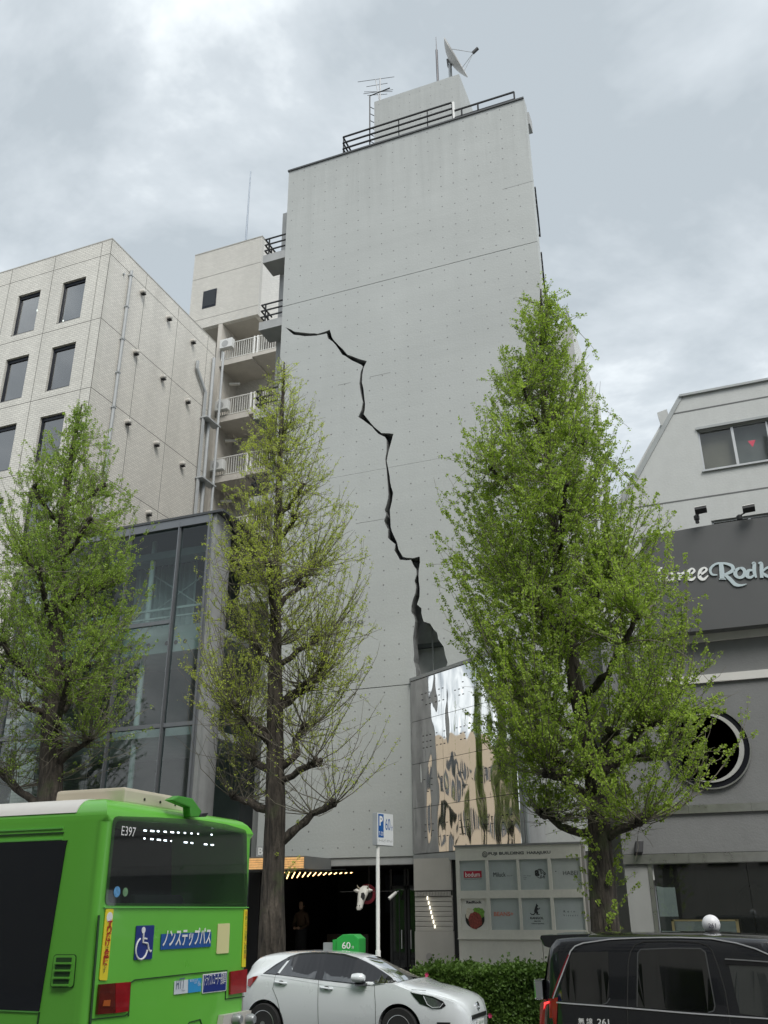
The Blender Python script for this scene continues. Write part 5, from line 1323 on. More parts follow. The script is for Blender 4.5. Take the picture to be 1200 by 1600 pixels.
# ================================================================== vehicles
def interp(P, x): return float(np.interp(x, [p[0] for p in P], [p[1] for p in P]))
class Shell:
    """Car body lofted along its length: silhouette, belt line, plan and roof-edge widths as functions of x (0 = rear)."""
    def __init__(s, L_, top, belt, plan, edge, sill=.2, sec=.10):
        s.L, s.top, s.belt, s.plan, s.edge, s.sill, s.sec = L_, top, belt, plan, edge, sill, sec
    def ys(s, x, z):
        w = interp(s.plan, x); zb = interp(s.belt, x); zt = interp(s.top, x)-interp(s.edge, x)[0] if False else interp(s.top, x)-s.sec
        if z <= zb:
            t = (z-s.sill)/max(.05, zb-s.sill); return w*(1-.10*(1-t)**2.2-.035*t**3)
        t = min(1, (z-zb)/max(.04, zt-zb)); wb = w*.965; we = interp(s.edge, x)
        return wb+(we-wb)*(t**1.15)
    def ring(s, x):
        zb, zt = interp(s.belt, x), interp(s.top, x); w = interp(s.plan, x); ze = max(zb+.004, zt-s.sec); we = interp(s.edge, x)
        R = [(0, s.sill+.02), (w*.82, s.sill)]
        for k in range(7): z = s.sill+.03+(zb-s.sill-.03)*k/6; R.append((s.ys(x, z), z))
        for k in range(1, 6): z = zb+(ze-zb)*k/5; R.append((s.ys(x, z) if z < ze-1e-4 else we, z))
        for k in range(1, 7):
            a = k/6*math.pi/2; R.append((we*math.cos(a)**.72 if k < 6 else 0, ze+(zt-ze)*math.sin(a)**.8))
        return R
    def mesh(s, xs):
        mb = MB(); rows = []
        for x in xs:
            R = s.ring(x); ids = []
            full = [(x, -y, z) for y, z in R]+[(x, y, z) for y, z in R[-2:0:-1]]
            n0 = len(mb.v); mb.v += full; rows.append([n0+i for i in range(len(full))])
        n = len(rows[0])
        for a, b_ in zip(rows[:-1], rows[1:]):
            for i in range(n): mb.f.append((a[i], a[(i+1) % n], b_[(i+1) % n], b_[i]))
        mb.f.append(tuple(reversed(rows[0]))); mb.f.append(tuple(rows[-1]))
        return mb
    def patch(s, pts, off=.006, side=-1, th=.004):
        """Panel lying on the near flank, outline given in (x, z)."""
        P = []
        for a, b_ in zip(pts, pts[1:]+pts[:1]):
            k = max(1, int(math.hypot(b_[0]-a[0], b_[1]-a[1])/.07))
            for j in range(k): P.append((a[0]+(b_[0]-a[0])*j/k, a[1]+(b_[1]-a[1])*j/k))
        bm = bmesh.new(); vs_ = [bm.verts.new((x, side*(s.ys(x, z)+off), z)) for x, z in P]
        f = bm.faces.new(vs_); bmesh.ops.triangulate(bm, faces=[f]); me = bpy.data.meshes.new('patch'); 
        bmesh.ops.recalc_face_normals(bm, faces=bm.faces)
        if bm.faces[:] and sum(q.normal.y*q.calc_area() for q in bm.faces)*side < 0: bmesh.ops.reverse_faces(bm, faces=bm.faces)
        bm.to_mesh(me); bm.free(); return me
    def line(s, pts, w=.008, off=.004, side=-1, t=.006):
        mb = MB()
        for a, b_ in zip(pts[:-1], pts[1:]):
            k = max(1, int(math.hypot(b_[0]-a[0], b_[1]-a[1])/.12))
            for j in range(k):
                p = [(a[0]+(b_[0]-a[0])*q/k, a[1]+(b_[1]-a[1])*q/k) for q in (j, j+1)]
                mb.bar((p[0][0], side*(s.ys(*p[0])+off), p[0][1]), (p[1][0], side*(s.ys(*p[1])+off), p[1][1]), w, t)
        return mb
def car_paint(name, c, rough=.25, metal=.0):
    m = M(name, c, rough, metal, var=.008, vs_=1, coat=1.0); return m
auto_glass = glass_mat('auto_glass', (.30,.34,.34), .55, spec=1.1)
dark_glass = glass_mat('dark_auto_glass', (.05,.055,.06), .3, spec=1.1)
gloss_black = M('gloss_black', (.010,.010,.012), .15, var=0, coat=.5)
chrome = M('chrome', (.75,.76,.77), .12, 1.0, var=0)
red_lens = M('red_lens', (.30,.012,.016), .15, var=.2, vs_=12, coat=.6)
tyre = M('tyre', (.018,.018,.018), .8, var=.15)
alloy = M('alloy', (.48,.49,.50), .3, .85, var=.05)
def wheel(parent, x, y, r, side, local=True):
    w = MB().lathe([(r*.62,-.10),(r*.96,-.11),(r,-.07),(r,.07),(r*.96,.11),(r*.62,.10)], (x,y,r), (0,1,0), 32).build('wheel', tyre, parent, smooth=True, local=local)
    MB().lathe([(r*.63,-.02),(r*.68,.10),(r*.64,.105)], (x,y+side*.0,r), (0,side,0), 32, cap=False).build('rim', alloy, w, smooth=True, local=local)
    MB().disc((x, y+side*.03, r), r*.62, (0,side,0), .01, 28).build('brake_disc', M('brake_dark',(.05,.05,.05),.5,.5), w, local=local)
    q = MB()
    for k in range(10):
        a = 2*math.pi*k/10; d = Vector((math.cos(a),0,math.sin(a))); t = Vector((-math.sin(a),0,math.cos(a))); c = Vector((x,y+side*.085,r))
        q.obox(c+d*r*.36, d*r*.28, t*r*.06, (0,.012,0))
    q.disc((x,y+side*.09,r), r*.14, (0,side,0), .02, 16)
    q.build('spokes', alloy, w, local=local)
    return w

# ------------------------------------------------------------------ white hatchback by the kerb
YF = 15.75; HW = .845
fx0 = at(386, 1550, YF-.5).x; FL = at(734, 1585, YF-.5).x-fx0
def fc(px, py): p = at(px, py, YF); return (p.x-fx0, p.z)        # on the car's centre plane
def fn(px, py): p = at(px, py, YF-HW); return (p.x-fx0, p.z)      # on its near flank
car = thing('parked_hatchback', (fx0, YF, 0), 'pale silver hatchback waiting between the green bus and the hedge', 'car')
roof_pts = [(0,.62),(.015,.90),(.05,1.10),(.12,1.20),(.22,1.285),(.36,1.32),(.56,1.345),(.99,1.36),(1.48,1.35),(1.79,1.325),(2.02,1.28),(2.44,1.09),(2.82,.925),(3.07,.885),(3.42,.83),(3.62,.78),(3.76,.73),(FL-.08,.67),(FL-.02,.58),(FL,.48)]
belt = [(0,.60),(.04,.93),fn(398,1523),fn(410,1522),fn(440,1525),fn(497,1531),fn(557,1537.5),fn(612,1537)]+[(p[0], p[1]-.055) for p in roof_pts if p[0] > fn(626,1538)[0] and p[0] < FL-.03]+[(FL,.46)]
plan = [(0,.60),(.06,.74),(.25,.815),(.7,.84),(1.6,.845),(2.8,.845),(3.2,.83),(3.55,.78),(3.8,.70),(FL-.05,.58),(FL,.48)]
edge = [(0,.50),(.1,.56),(.35,.54),(1.0,.56),(1.9,.565),(2.2,.56),(2.75,.66),(3.2,.68),(3.6,.60),(3.85,.50),(FL,.40)]
sh = Shell(FL, roof_pts, belt, plan, edge, sill=.20, sec=.07)
xs = sorted(set([0,.012,.03,.06,.1]+[.15+.085*k for k in range(int((FL-.3)/.085)+1)]+[FL-.1,FL-.06,FL-.03,FL-.012,FL]))
paint = car_paint('pale_silver_paint', (.76,.80,.82), .28, .05)
me = sh.mesh(xs).mesh('body'); tmp = bpy.data.objects.new('tmp', me); col.objects.link(tmp)
wx1, wx2 = fn(410,1593)[0], fn(622,1596)[0]; wr_ = .30
boolean(tmp, [MB().lathe([(wr_+.055,-1.2),(wr_+.055,1.2)], (x,0,wr_), (0,1,0), 40) for x in (wx1, wx2)])
me = tmp.data.copy(); bpy.data.objects.remove(tmp); me.shade_smooth(); me.set_sharp_from_angle(angle=RAD(38))
link('body', me, paint, car, local=True)
MB().box(.25, FL-.55, -.66, .66, .22, .50).build('underbody', black_rubber, car, local=True)
for x in (wx1, wx2):
    for s in (-1, 1): wheel(car, x, s*.735, wr_, s)
def flank(name, px, m_, off=.006, parent=car):
    return link(name, sh.patch([fn(*p) for p in px], off), m_, parent, local=True)
dlo = flank('window_band', [(408.5,1521.5),(424,1507),(441,1495),(456,1490.5),(478,1488.6),(500,1488.6),(528,1491.5),(548,1497.5),(575,1510),(600,1525),(614,1535.5),(580,1540.5),(556,1538),(497,1531.3),(440,1524.3)], gloss_black, .004)
for px in ([(412,1521),(438,1499),(441,1498),(430,1522.5)], [(434,1523),(444,1499),(458,1496),(492,1496),(491,1530)], [(503,1531),(504,1497),(528,1499),(545,1504),(560,1521),(572,1538.3)], [(582,1538.5),(567,1508),(590,1521),(611,1535)]):
    flank('side_window', px, auto_glass if px[0][0] > 480 else dark_glass, .010)
flank('visor', [(446,1496.5),(457,1491.5),(498,1489.4),(498,1494.5),(456,1496)], M('visor_smoke',(.05,.05,.052),.2,var=0,coat=.4), .022)
flank('visor', [(500,1489.6),(529,1492),(549,1498.5),(546,1503),(527,1497.5),(500,1494.5)], MATS['visor_smoke'], .022)
# windscreen and rear glass follow the top surface
def top_patch(name, x0, x1, inset, m_, parent=car, n=10, nu=10, off=.006):
    mb = MB(); V = []
    for i in range(n+1):
        x = x0+(x1-x0)*i/n; R = sh.ring(x)[-7:]; ye, ze = R[0]; zt = R[-1][1]
        for j in range(nu+1):
            u = -1+2*j/nu; y = u*(ye-inset); t = min(1, abs(y)/max(ye, .01)); z = ze+(zt-ze)*(1-t**2.6)**.6
            V.append((x, y, z+off))
    F_ = [(i*(nu+1)+j, i*(nu+1)+j+1, (i+1)*(nu+1)+j+1, (i+1)*(nu+1)+j) for i in range(n) for j in range(nu)]
    mb.add(V, F_); return mb.build(name, m_, parent, smooth=True, local=True)
top_patch('windscreen', fc(578,1494)[0], fc(645,1533)[0]-.02, .03, dark_glass, off=.010)
top_patch('rear_window', fc(402,1517)[0], fc(424,1493)[0], .06, dark_glass, off=.010)
seam = M('seam_dark', (.06,.065,.07), .8, var=0)
for pts in ([(429,1523),(425,1545),(432,1562),(440,1600)], [(496.5,1531),(496,1560),(495,1603)], [(584,1541),(586,1570),(585,1603)]):
    sh.line([fn(*p) for p in pts], .007, .000).build('door_seam', seam, car, local=True)
sh.line([fn(*p) for p in ((640,1547),(660,1549))], .007, .0).build('bonnet_seam', seam, car, local=True)
for (a, b_) in (((428.5,1534.5),(447,1536.5)), ((500,1543),(519,1545))):
    p, q_ = fn(*a), fn(*b_); y = -(sh.ys(*p)+.028)
    h_ = MB().tube([(p[0],y+.025,p[1]),(p[0]+.03,y,p[1]),(q_[0]-.03,y,q_[1]),(q_[0],y+.025,q_[1])], .016, 8).build('door_handle', paint, car, smooth=True, local=True)
    MB().disc(((p[0]+q_[0])/2, y+.027, (p[1]+q_[1])/2), .05, (0,-1,0), .004, 16, ry=.03).build('handle_recess', seam, h_, local=True)
mp_ = fn(561, 1530); my = -(sh.ys(*mp_)+.12)
mr_ = MB().lathe([(.01,-.115),(.075,-.10),(.09,-.02),(.085,.06),(.05,.105),(.01,.115)], (mp_[0], my, mp_[1]+.02), (1,0,0), 14)
mr_.v = [(v[0], v[1], mp_[1]+.02+(v[2]-mp_[1]-.02)*.80) for v in mr_.v]
wm_ = mr_.build('wing_mirror', paint, car, smooth=True, local=True)
MB().obox((mp_[0]+.04, my+.06, mp_[1]-.07), (.09,0,0), (0,.09,0), (0,.01,.018)).build('mirror_arm', gloss_black, wm_, local=True)
def fs(px, py):
    y = HW
    for _ in range(12):
        p = at(px, py, YF-y); x = min(FL, max(.0, p.x-fx0)); z = min(p.z, interp(belt, x)-.012); y = .5*y+.5*sh.ys(x, z)
    return (x, z)
# front: headlamp, grille, badge, plate
hl = link('headlamp', sh.patch([fs(*p) for p in [(641,1548.5),(655,1549),(676,1555),(692,1564),(697,1571),(690,1576),(672,1574),(656,1568),(648,1559)]], .008), gloss_black, car, local=True)
link('lamp_lens', sh.patch([fs(*p) for p in [(663,1556),(680,1561),(691,1568),(686,1574),(672,1572),(666,1564)]], .014), M('lamp_lens',(.16,.17,.18),.12,.6,var=.5,vs_=25), hl, local=True)
sh.line([fs(*p) for p in ((662,1556),(668,1569),(676,1574),(688,1573.5),(693,1567))], .016, .014).build('running_light', M('drl_white',(.80,.83,.85),.3,var=0), hl, local=True)
sh.line([fs(*p) for p in ((644,1550),(660,1553))], .012, .012).build('lamp_bar', MATS['drl_white'], hl, local=True)
fz = .74
MB().obox((FL-.015, 0, .455), (.03,0,0), (0,.40,0), (0,0,.03)).build('grille', black_metal, car, local=True, bevel=.01)
MB().disc((FL-.03, -.0, .585), .05, (1,0,.25), .02, 20).ring((FL-.012,0,.59), .042, .055, (1,0,.25), .012, 24).build('badge', chrome, car, local=True)
pl8 = MB().box(FL+.015, FL+.03, -.17, .17, .27, .40).build('number_plate', M('plate_white',(.75,.76,.74),.5,var=0), car, local=True)
text('plate_number', '品川 501', M('plate_green',(.02,.16,.08),.5,var=0), pl8, (FL+.031,-.12,.34), (0,1,0), (0,0,1), h=.04, width=.24, local=True)
# tail lamp
tl_ = [fs(388,1530), fs(396,1526), fs(404,1524.5), fs(400,1530), fs(391,1542), fs(387,1540)]
link('tail_lamp', sh.patch([(max(.02,a), b__) for a, b__ in tl_], .012), red_lens, car, local=True)
sh.line([fn(*p) for p in ((405,1524),(450,1529.5),(500,1538),(560,1546),(584,1549))], .012, -.004).build('crease', paint, car, local=True)
flank('bumper_vent', [(680,1598),(700,1599),(699,1603),(680,1603)], black_metal)

# ------------------------------------------------------------------ black taxi van
YV = 12.0; VH = .90
vx0 = at(838, 1560, YV-VH).x; VL = 4.6
def vn(px, py): p = at(px, py, YV-VH); return (p.x-vx0, p.z)
def vc(px, py): p = at(px, py, YV); return (p.x-vx0, p.z)
van = thing('taxi_van', (vx0, YV, 0), 'glossy black taxi van with white roof globe in the foreground on the right', 'taxi')
zr_ = vc(1000, 1455)[1]
vtop = [(0,.8),(.04,1.1),(.16,zr_-.10),(.24,zr_-.03),(.5,zr_-.008),(1.2,zr_+.0),(1.9,zr_-.005),(2.5,zr_-.03),(3.0,zr_-.12),(3.4,zr_-.34),(3.85,1.08),(4.3,.95),(VL-.05,.75),(VL,.55)]
zb_ = [vn(868,1567), vn(1000,1577), vn(1140,1588), vn(1200,1592)]
vbelt = [(0,.78)]+[p for p in zb_]+[(2.9,zb_[-1][1]-.01),(3.85,.98),(4.3,.86),(VL,.5)]
vplan = [(0,.76),(.08,.84),(.3,.885),(1,.90),(3.2,.90),(3.8,.86),(4.3,.74),(VL,.5)]
vedge = [(0,.70),(.1,.74),(.3,.76),(1.2,.77),(2.4,.76),(3.0,.72),(3.6,.74),(4.2,.66),(VL,.45)]
shv = Shell(VL, vtop, vbelt, vplan, vedge, sill=.22, sec=.06)
vxs = sorted(set([0,.015,.04,.08,.12,.16,.2,.24,.3]+[.38+.1*k for k in range(41)]+[VL-.05,VL-.02,VL]))
vxs = [x for x in vxs if x <= VL]
vpaint = car_paint('taxi_black', (.010,.011,.014), .18)
me = shv.mesh(vxs).mesh('body'); tmp = bpy.data.objects.new('tmp', me); col.objects.link(tmp)
boolean(tmp, [MB().lathe([(.38,-1.2),(.38,1.2)], (x,0,.32), (0,1,0), 40) for x in (.85, 3.65)])
me = tmp.data.copy(); bpy.data.objects.remove(tmp); me.shade_smooth(); me.set_sharp_from_angle(angle=RAD(38))
link('body', me, vpaint, van, local=True)
for x in (.85, 3.65):
    for s in (-1, 1): wheel(van, x, s*.79, .32, s)
MB().box(.3, VL-.3, -.72, .72, .24, .8).build('underbody', black_rubber, van, local=True)
vflank = lambda name, px, m_, off=.005, parent=van: link(name, shv.patch([vn(*p) for p in px], off), m_, parent, local=True)
vg = glass_mat('taxi_glass', (.03,.033,.037), .15, spec=1.1)
vflank('side_window', [(868,1564.5),(878,1530),(891,1489),(948,1487.5),(951,1555),(947,1565.5),(940,1570)], vg)
vflank('side_window', [(996,1574),(995,1490),(999,1484.5),(1050,1482.5),(1092,1483),(1100,1488),(1116,1572),(1114,1579.5),(1106,1582)], vg)
fw_ = vflank('front_window', [(1138,1509),(1156,1584),(1215,1592),(1235,1560),(1228,1522),(1205,1507)], glass_mat('taxi_front_glass', (.45,.50,.48), .45, spec=1.0))
MB().box(1.95,2.0,-.8,.8,1.0,1.5)
vl = lambda pts, w, off, m_, nm: shv.line([vn(*p) for p in pts], w, off, t=.012).build(nm, m_, van, local=True)
vl([(862,1561),(875,1525),(888,1487),(895,1479),(908,1474),(950,1468),(1000,1465.5),(1060,1465),(1110,1467),(1150,1474),(1180,1483),(1210,1496)], .022, .004, M('satin_trim',(.62,.63,.65),.25,.25,var=0), 'roof_moulding')
vl([(868,1567),(945,1572.5),(1000,1577),(1070,1583),(1140,1588),(1200,1592),(1240,1594)], .013, .004, M('satin_trim',(.62,.63,.65),.25,.25,var=0), 'belt_moulding')
vl([(981,1612),(979.5,1560),(980,1505),(983,1488),(990,1476.5),(1003,1472),(1050,1471),(1090,1473.5),(1104,1478),(1112,1487),(1121,1510),(1133,1550),(1143,1612)], .009, .001, black_rubber, 'door_seam')
vl([(995,1574),(994.5,1490),(999,1484),(1050,1482),(1093,1482.6),(1101,1488),(1117,1572),(1115,1580),(1106,1582.5)], .006, .006, M('dark_chrome',(.30,.31,.32),.2,.9,var=0), 'window_trim')
vl([(868,1566.5),(940,1571),(948,1567),(952,1560)], .006, .006, MATS['dark_chrome'], 'window_trim')
vl([(1132,1499),(1165,1501),(1205,1504)], .016, .016, M('visor_edge',(.38,.39,.40),.2,.6,var=0), 'visor')
vflank('visor', [(1131,1500),(1165,1502),(1207,1505),(1207,1511),(1165,1509),(1134,1507.5)], gloss_black, .014)
# tail lamp, red D-pillar strip, spoiler, rear glass
q = vflank('tail_lamp', [(838,1570),(847,1563),(870,1559),(868.5,1600),(866,1640),(838,1640)], red_lens, .012)
link('tail_lamp_light', shv.patch([vn(*p) for p in [(842,1573),(846,1568),(856,1565),(856,1568),(849,1571),(845,1580),(843,1588),(841,1588)]], .02), M('lamp_lit_red',(.95,.05,.05),.3,var=0,emit=.9), q, local=True)
vl([(861,1559),(871,1529),(885.5,1492)], .028, .010, M('pillar_red',(.22,.012,.02),.2,var=0,coat=.5), 'pillar_lamp')
zs_ = vn(850,1468)[1]
spz = zr_-.03
MB().prism([(-.16,-.03),(-.15,.0),(.20,.012),(.40,.015),(.40,-.02),(.12,-.05),(-.06,-.13),(-.12,-.11)], (.20,-.70,spz), (1,0,0), (0,0,1), (0,1,0), 1.40).build('spoiler', vpaint, van, local=True, bevel=.012)
MB().add([(.028,-.66,1.17),(.028,.66,1.17),(.135,.64,zr_-.15),(.135,-.64,zr_-.15)], [(0,3,2,1)]).build('rear_window', vg, van, local=True)
MB().obox((.01,-.72,1.17), (.05,0,0), (0,.10,0), (0,0,.10)).build('rear_garnish', chrome, van, local=True, bevel=.02)
text('door_lettering', '無 線', text_white, van, (vn(903,1597)[0], -(shv.ys(.7,1.0)+.012), vn(903,1600)[1]), (1,0,0), (0,0,1), h=.058, width=.155, local=True, bold=.01)
text('door_lettering', '261', text_white, van, (vn(933,1599)[0], -(shv.ys(.7,1.0)+.012), vn(933,1601)[1]-.004), (1,0,0), (0,0,1), h=.058, width=.125, local=True, bold=.015)
# roof globe
gcx = vc(1112,1450); gr2 = .10; gy = -.0
gz_ = interp(vtop, gcx[0])+gr2*.80
gl = MB().lathe([(gr2*math.sin(math.pi*k/14)+.0005, -gr2*math.cos(math.pi*k/14)) for k in range(15)], (gcx[0],gy,gz_), (0,0,1), 28).build('roof_globe', M('globe_white',(.80,.80,.82),.35,var=0), van, smooth=True, local=True)
MB().lathe([(.09,0),(.07,.03)], (gcx[0],gy,interp(vtop, gcx[0])-.01), (0,0,1), 20).build('globe_base', black_rubber, gl, smooth=True, local=True)
for s_, x_, w_, h_, dz_ in (('261', -.026, .082, .045, -.035), ('K', .070, .030, .040, -.012), ('n', -.098, .024, .030, -.012)):
    y_ = gy-math.sqrt(max(0, gr2**2-(abs(x_)+.02)**2))-.004 if s_ != '261' else gy-gr2-.003
    text('globe_lettering', s_, M('print_navy',(.02,.02,.06),.5,var=0), gl, (gcx[0]+x_, y_, gz_+dz_), (1,0,0) if s_ == '261' else ((1,.55,0) if x_ > 0 else (1,-.9,0)), (0,0,1), h=h_, width=w_, local=True, bold=.01)
# driver's seat and interior block seen through the front glass
MB().obox((2.25,-.35,1.12), (.06,0,.02), (0,.24,0), (-.05,0,.32)).build('seat', M('seat_grey',(.10,.10,.10),.8), van, local=True, bevel=.03)

# ------------------------------------------------------------------ green city bus, rear
YB0, YB1 = 6.5, 9.0
bxr = at(151, 1420, YB0).x; BL = 10.4
def br(px, py): p = at(px, py, X=bxr); return (p.y, p.z)
def bs(px, py): p = at(px, py, YB0); return (p.x, p.z)
bzt = br(230, 1253)[1]
bus = thing('city_bus', (bxr-BL/2, (YB0+YB1)/2, 0), 'green city bus seen from behind at the lower left', 'bus')
green = M('bus_green', (.15,.53,.06), .30, var=.03, vs_=1.5, coat=.5)
bm = bmesh.new()
me = MB().box(bxr-BL, bxr, YB0, YB1, .32, bzt).mesh('body'); bm.from_mesh(me)
bmesh.ops.bevel(bm, geom=[e_ for e_ in bm.edges if abs(e_.verts[0].co.z-bzt) < 1e-4 and abs(e_.verts[1].co.z-bzt) < 1e-4], offset=.20, segments=6, affect='EDGES', profile=.5)
bmesh.ops.bevel(bm, geom=[e_ for e_ in bm.edges if abs(e_.verts[0].co.z-e_.verts[1].co.z) > 1.5 and abs(e_.verts[0].co.x-bxr) < .01], offset=.11, segments=5, affect='EDGES', profile=.5)
bm.to_mesh(me); bm.free(); tmp = bpy.data.objects.new('tmp', me); col.objects.link(tmp)
def rnd_poly(P, r=.07, n=4):
    out = []; m = len(P)
    for i in range(m):
        a, b_, c = Vector(P[i-1]), Vector(P[i]), Vector(P[(i+1) % m]); d1 = (a-b_).normalized(); d2 = (c-b_).normalized()
        p1, p2 = b_+d1*r, b_+d2*r
        for k in range(n+1): t = k/n; out.append(tuple(p1*(1-t)**2+b_*2*t*(1-t)+p2*t*t))
    return out
RW = [br(162.5,1415), br(176.5,1275), br(245,1277), br(310,1281), br(352,1287.5), br(384.5,1297.5), br(386.5,1417)]
rwp = rnd_poly(RW, .06)
boolean(tmp, [MB().prism(rnd_poly([br(168,1411), br(181,1282), br(310,1288), br(380,1303), br(382,1413)], .06), (bxr-.9,0,0), (0,1,0), (0,0,1), (1,0,0), 1.5)])
me = tmp.data.copy(); bpy.data.objects.remove(tmp); me.shade_smooth(); me.set_sharp_from_angle(angle=RAD(30))
link('body', me, green, bus)
def rear(name, P, m_, off=.004, t=.006, parent=bus):
    return MB().prism(P, (bxr+off,0,0), (0,1,0), (0,0,1), (1,0,0), t).build(name, m_, parent)
# rear window: black border ring, tinted pane, dim saloon with ceiling lamps
bmr = MB(); inner = rnd_poly([br(168,1411), br(181,1282), br(310,1288), br(380,1303), br(382,1413)], .06)
rwf = rear('rear_window', rwp, glass_mat('bus_glass', (.66,.68,.69), .85, spec=.45), .003, .006)
MB().box(bxr-.92, bxr-.88, YB0+.15, YB1-.15, 1.6, 2.75).build('saloon_partition', dark_void, rwf)
mbk = M('saloon_grey', (.10,.105,.11), .7, var=.3, vs_=2)
MB().box(bxr-.70, bxr-.62, YB0+.3, YB0+1.15, 1.7, 2.15).build('rear_seat', mbk, rwf, bevel=.04)
MB().box(bxr-.70, bxr-.62, YB0+1.35, YB0+2.2, 1.7, 2.15).build('rear_seat', mbk, rwf, bevel=.04)
lb = M('saloon_lamp', (.85,.95,1.0), .5, var=0, emit=8)
for row, (ya_, yb2) in enumerate(((1298.5,1305),(1311,1321))):
    for k in range(11):
        if rnd.random() < .2: continue
        px = 225+k*10.5; py = ya_+(yb2-ya_)*k/10
        p_ = at(px, py, X=bxr-.12); y, z = p_.y, p_.z; MB().box(bxr-.125, bxr-.12, y, y+rnd.uniform(.015,.055), z, z+.012).build('ceiling_lamp', lb, rwf)
yl, zl = br(187,1303); text('fleet_number', 'E397', text_white, rwf, (bxr+.011,)+br(187,1305), (0,1,0), (0,0,1), h=.075, width=br(209,1305)[0]-yl)
MB().disc((bxr+.010,)+br(181,1393.5), .042, (1,0,0), .003, 20).build('sticker', M('sticker_blue',(.12,.33,.60),.5,var=.4,vs_=30), rwf)
MB().disc((bxr+.010,)+br(194,1394), .034, (1,0,0), .003, 20).build('sticker', M('sticker_green',(.16,.30,.16),.5,var=.4,vs_=30), rwf)
# trims and creases on the rear
dkg = M('green_shadow_seam', (.02,.07,.015), .6, var=0)
def rline(pts, w=.010, m_=dkg, nm='panel_seam'):
    q = MB(); P = [br(*p) for p in pts]
    for a, b_ in zip(P[:-1], P[1:]): q.bar((bxr+.004, a[0], a[1]), (bxr+.004, b_[0], b_[1]), w, .008)
    q.build(nm, m_, bus)
rline([(162,1418),(387,1418)], .02, M('green_light',(.16,.55,.10),.4,var=0), 'window_ledge')
rline([(154,1430),(140,1602)], .022)
rline([(200,1588),(203,1536),(210,1531),(300,1521),(354,1516)])
rline([(140,1593),(195,1587),(200,1583)])
rline([(354,1516),(351.5,1561),(381,1557)])
rline([(292,1602),(296,1597),(312,1593),(315,1602)])
# tail lamps
for P, nm in (([(148,1585),(152.5,1538),(176,1536),(176,1583)], 'l'), ([(176.5,1583),(176.5,1536),(200.5,1534),(197,1580)], 'm'), ([(356.5,1554),(357.5,1518),(383,1514),(381.5,1550)], 'r')):
    rear('tail_lamp', [br(*p) for p in P], M('amber_red_lens',(.12,.018,.012),.15,var=.4,vs_=9,coat=.6) if nm == 'l' else red_lens, .006, .02)
rear('tail_lamp_glow', [br(*p) for p in ((156,1572),(158,1563),(168,1562),(167,1572))], M('amber_lens',(.42,.10,.02),.3,var=.3), .0265, .004)
# stickers
yellow = M('sticker_yellow', (.80,.66,.03), .5, var=.03); navy = M('sticker_navy', (.012,.03,.20), .45, var=.03); blue = M('sticker_royal', (.015,.09,.32), .45, var=.03)
s1 = rear('warning_sticker', rnd_poly([br(153.5,1531.5),br(164,1420),br(176,1420),br(166,1532)], .015), yellow)
for k, ch in enumerate('すり抜け'): text('warning_text', ch, M('print_red',(.50,.02,.02),.5,var=0), s1, (bxr+.011,)+tuple(Vector(br(165.6-k*1.25,1450+k*9.6))), (0,1,0), (0,0,1), h=.062, width=.060, bold=.02)
text('warning_text', 'は', text_black, s1, (bxr+.011,)+br(162.5,1486), (0,1,0), (0,0,1), h=.035, width=.036)
for k, ch in enumerate('危険'): text('warning_text', ch, MATS['print_red'], s1, (bxr+.011,)+br(159.6-k*1.2,1498+k*10.5), (0,1,0), (0,0,1), h=.072, width=.066, bold=.02)
for k, ch in enumerate('です'): text('warning_text', ch, text_black, s1, (bxr+.011,)+br(158.6-k*.9,1512.5+k*8.0), (0,1,0), (0,0,1), h=.035, width=.038)
MB().disc((bxr+.0105,)+br(169.5,1433), .038, (1,0,0), .002, 16).build('warning_mark', text_white, s1)
s2 = rear('warning_sticker', rnd_poly([br(376.5,1511),br(380.5,1421),br(385.5,1421),br(382.5,1511)], .01), yellow)
for k, ch in enumerate('左折バス注意この車両'): text('warning_text', ch, text_black if k % 3 else MATS['print_red'], s2, (bxr+.011,)+br(381.6-k*.28,1430+k*7.6), (0,1,0), (0,0,1), h=.040, width=.040)
s3 = rear('wheelchair_sticker', rnd_poly([br(208,1500),br(212,1446.5),br(240,1445.5),br(236,1498.5)], .012), navy)
def rp(px, py): y, z = br(px, py); return (bxr+.0125, y, z)
def stroke(pts, r, parent, m_=text_white, nm='symbol'):
    MB().tube([rp(*p) for p in pts], r, 6).build(nm, m_, parent)
MB().disc((bxr+.0105,)+br(222.4,1453.5), .026, (1,0,0), .004, 16).build('symbol', text_white, s3)
stroke([(222.3,1458),(221.5,1472.5),(228.5,1474),(230.5,1484.5),(233,1487),(234,1484.5)], .0085, s3)
stroke([(222,1466),(227.5,1467)], .0075, s3)
arc = []
cyc, czc = br(219.5,1482); rr0 = br(228.5,1482)[0]-cyc
MB().tube([(bxr+.0125, cyc+rr0*math.cos(a), czc+rr0*math.sin(a)) for a in [RAD(115)+RAD(235)*k/16 for k in range(17)]], .0085, 6).build('symbol', text_white, s3)
s4 = rear('lettered_sticker', [br(249.5,1484), br(251,1459.5), br(329,1456), br(328,1479)], blue)
a, b_ = br(251.5,1480.5), br(326.5,1476)
uu = Vector((0, b_[0]-a[0], b_[1]-a[1])); text('lettering', 'ノンステップバス', text_white, s4, (bxr+.011, a[0], a[1]), uu, (0,0,1), h=.150, width=uu.length, bold=.02)
rear('pictogram_sticker', rnd_poly([br(337,1490.5),br(339.5,1443.5),br(358,1442.5),br(356,1489)], .012), M('sticker_cream',(.72,.68,.34),.5,var=.03))
s6 = rear('campaign_sticker', [br(270.5,1554), br(271.5,1533), br(292.5,1530.5), br(292,1551.5)], M('sticker_pale',(.66,.70,.74),.5,var=.02))
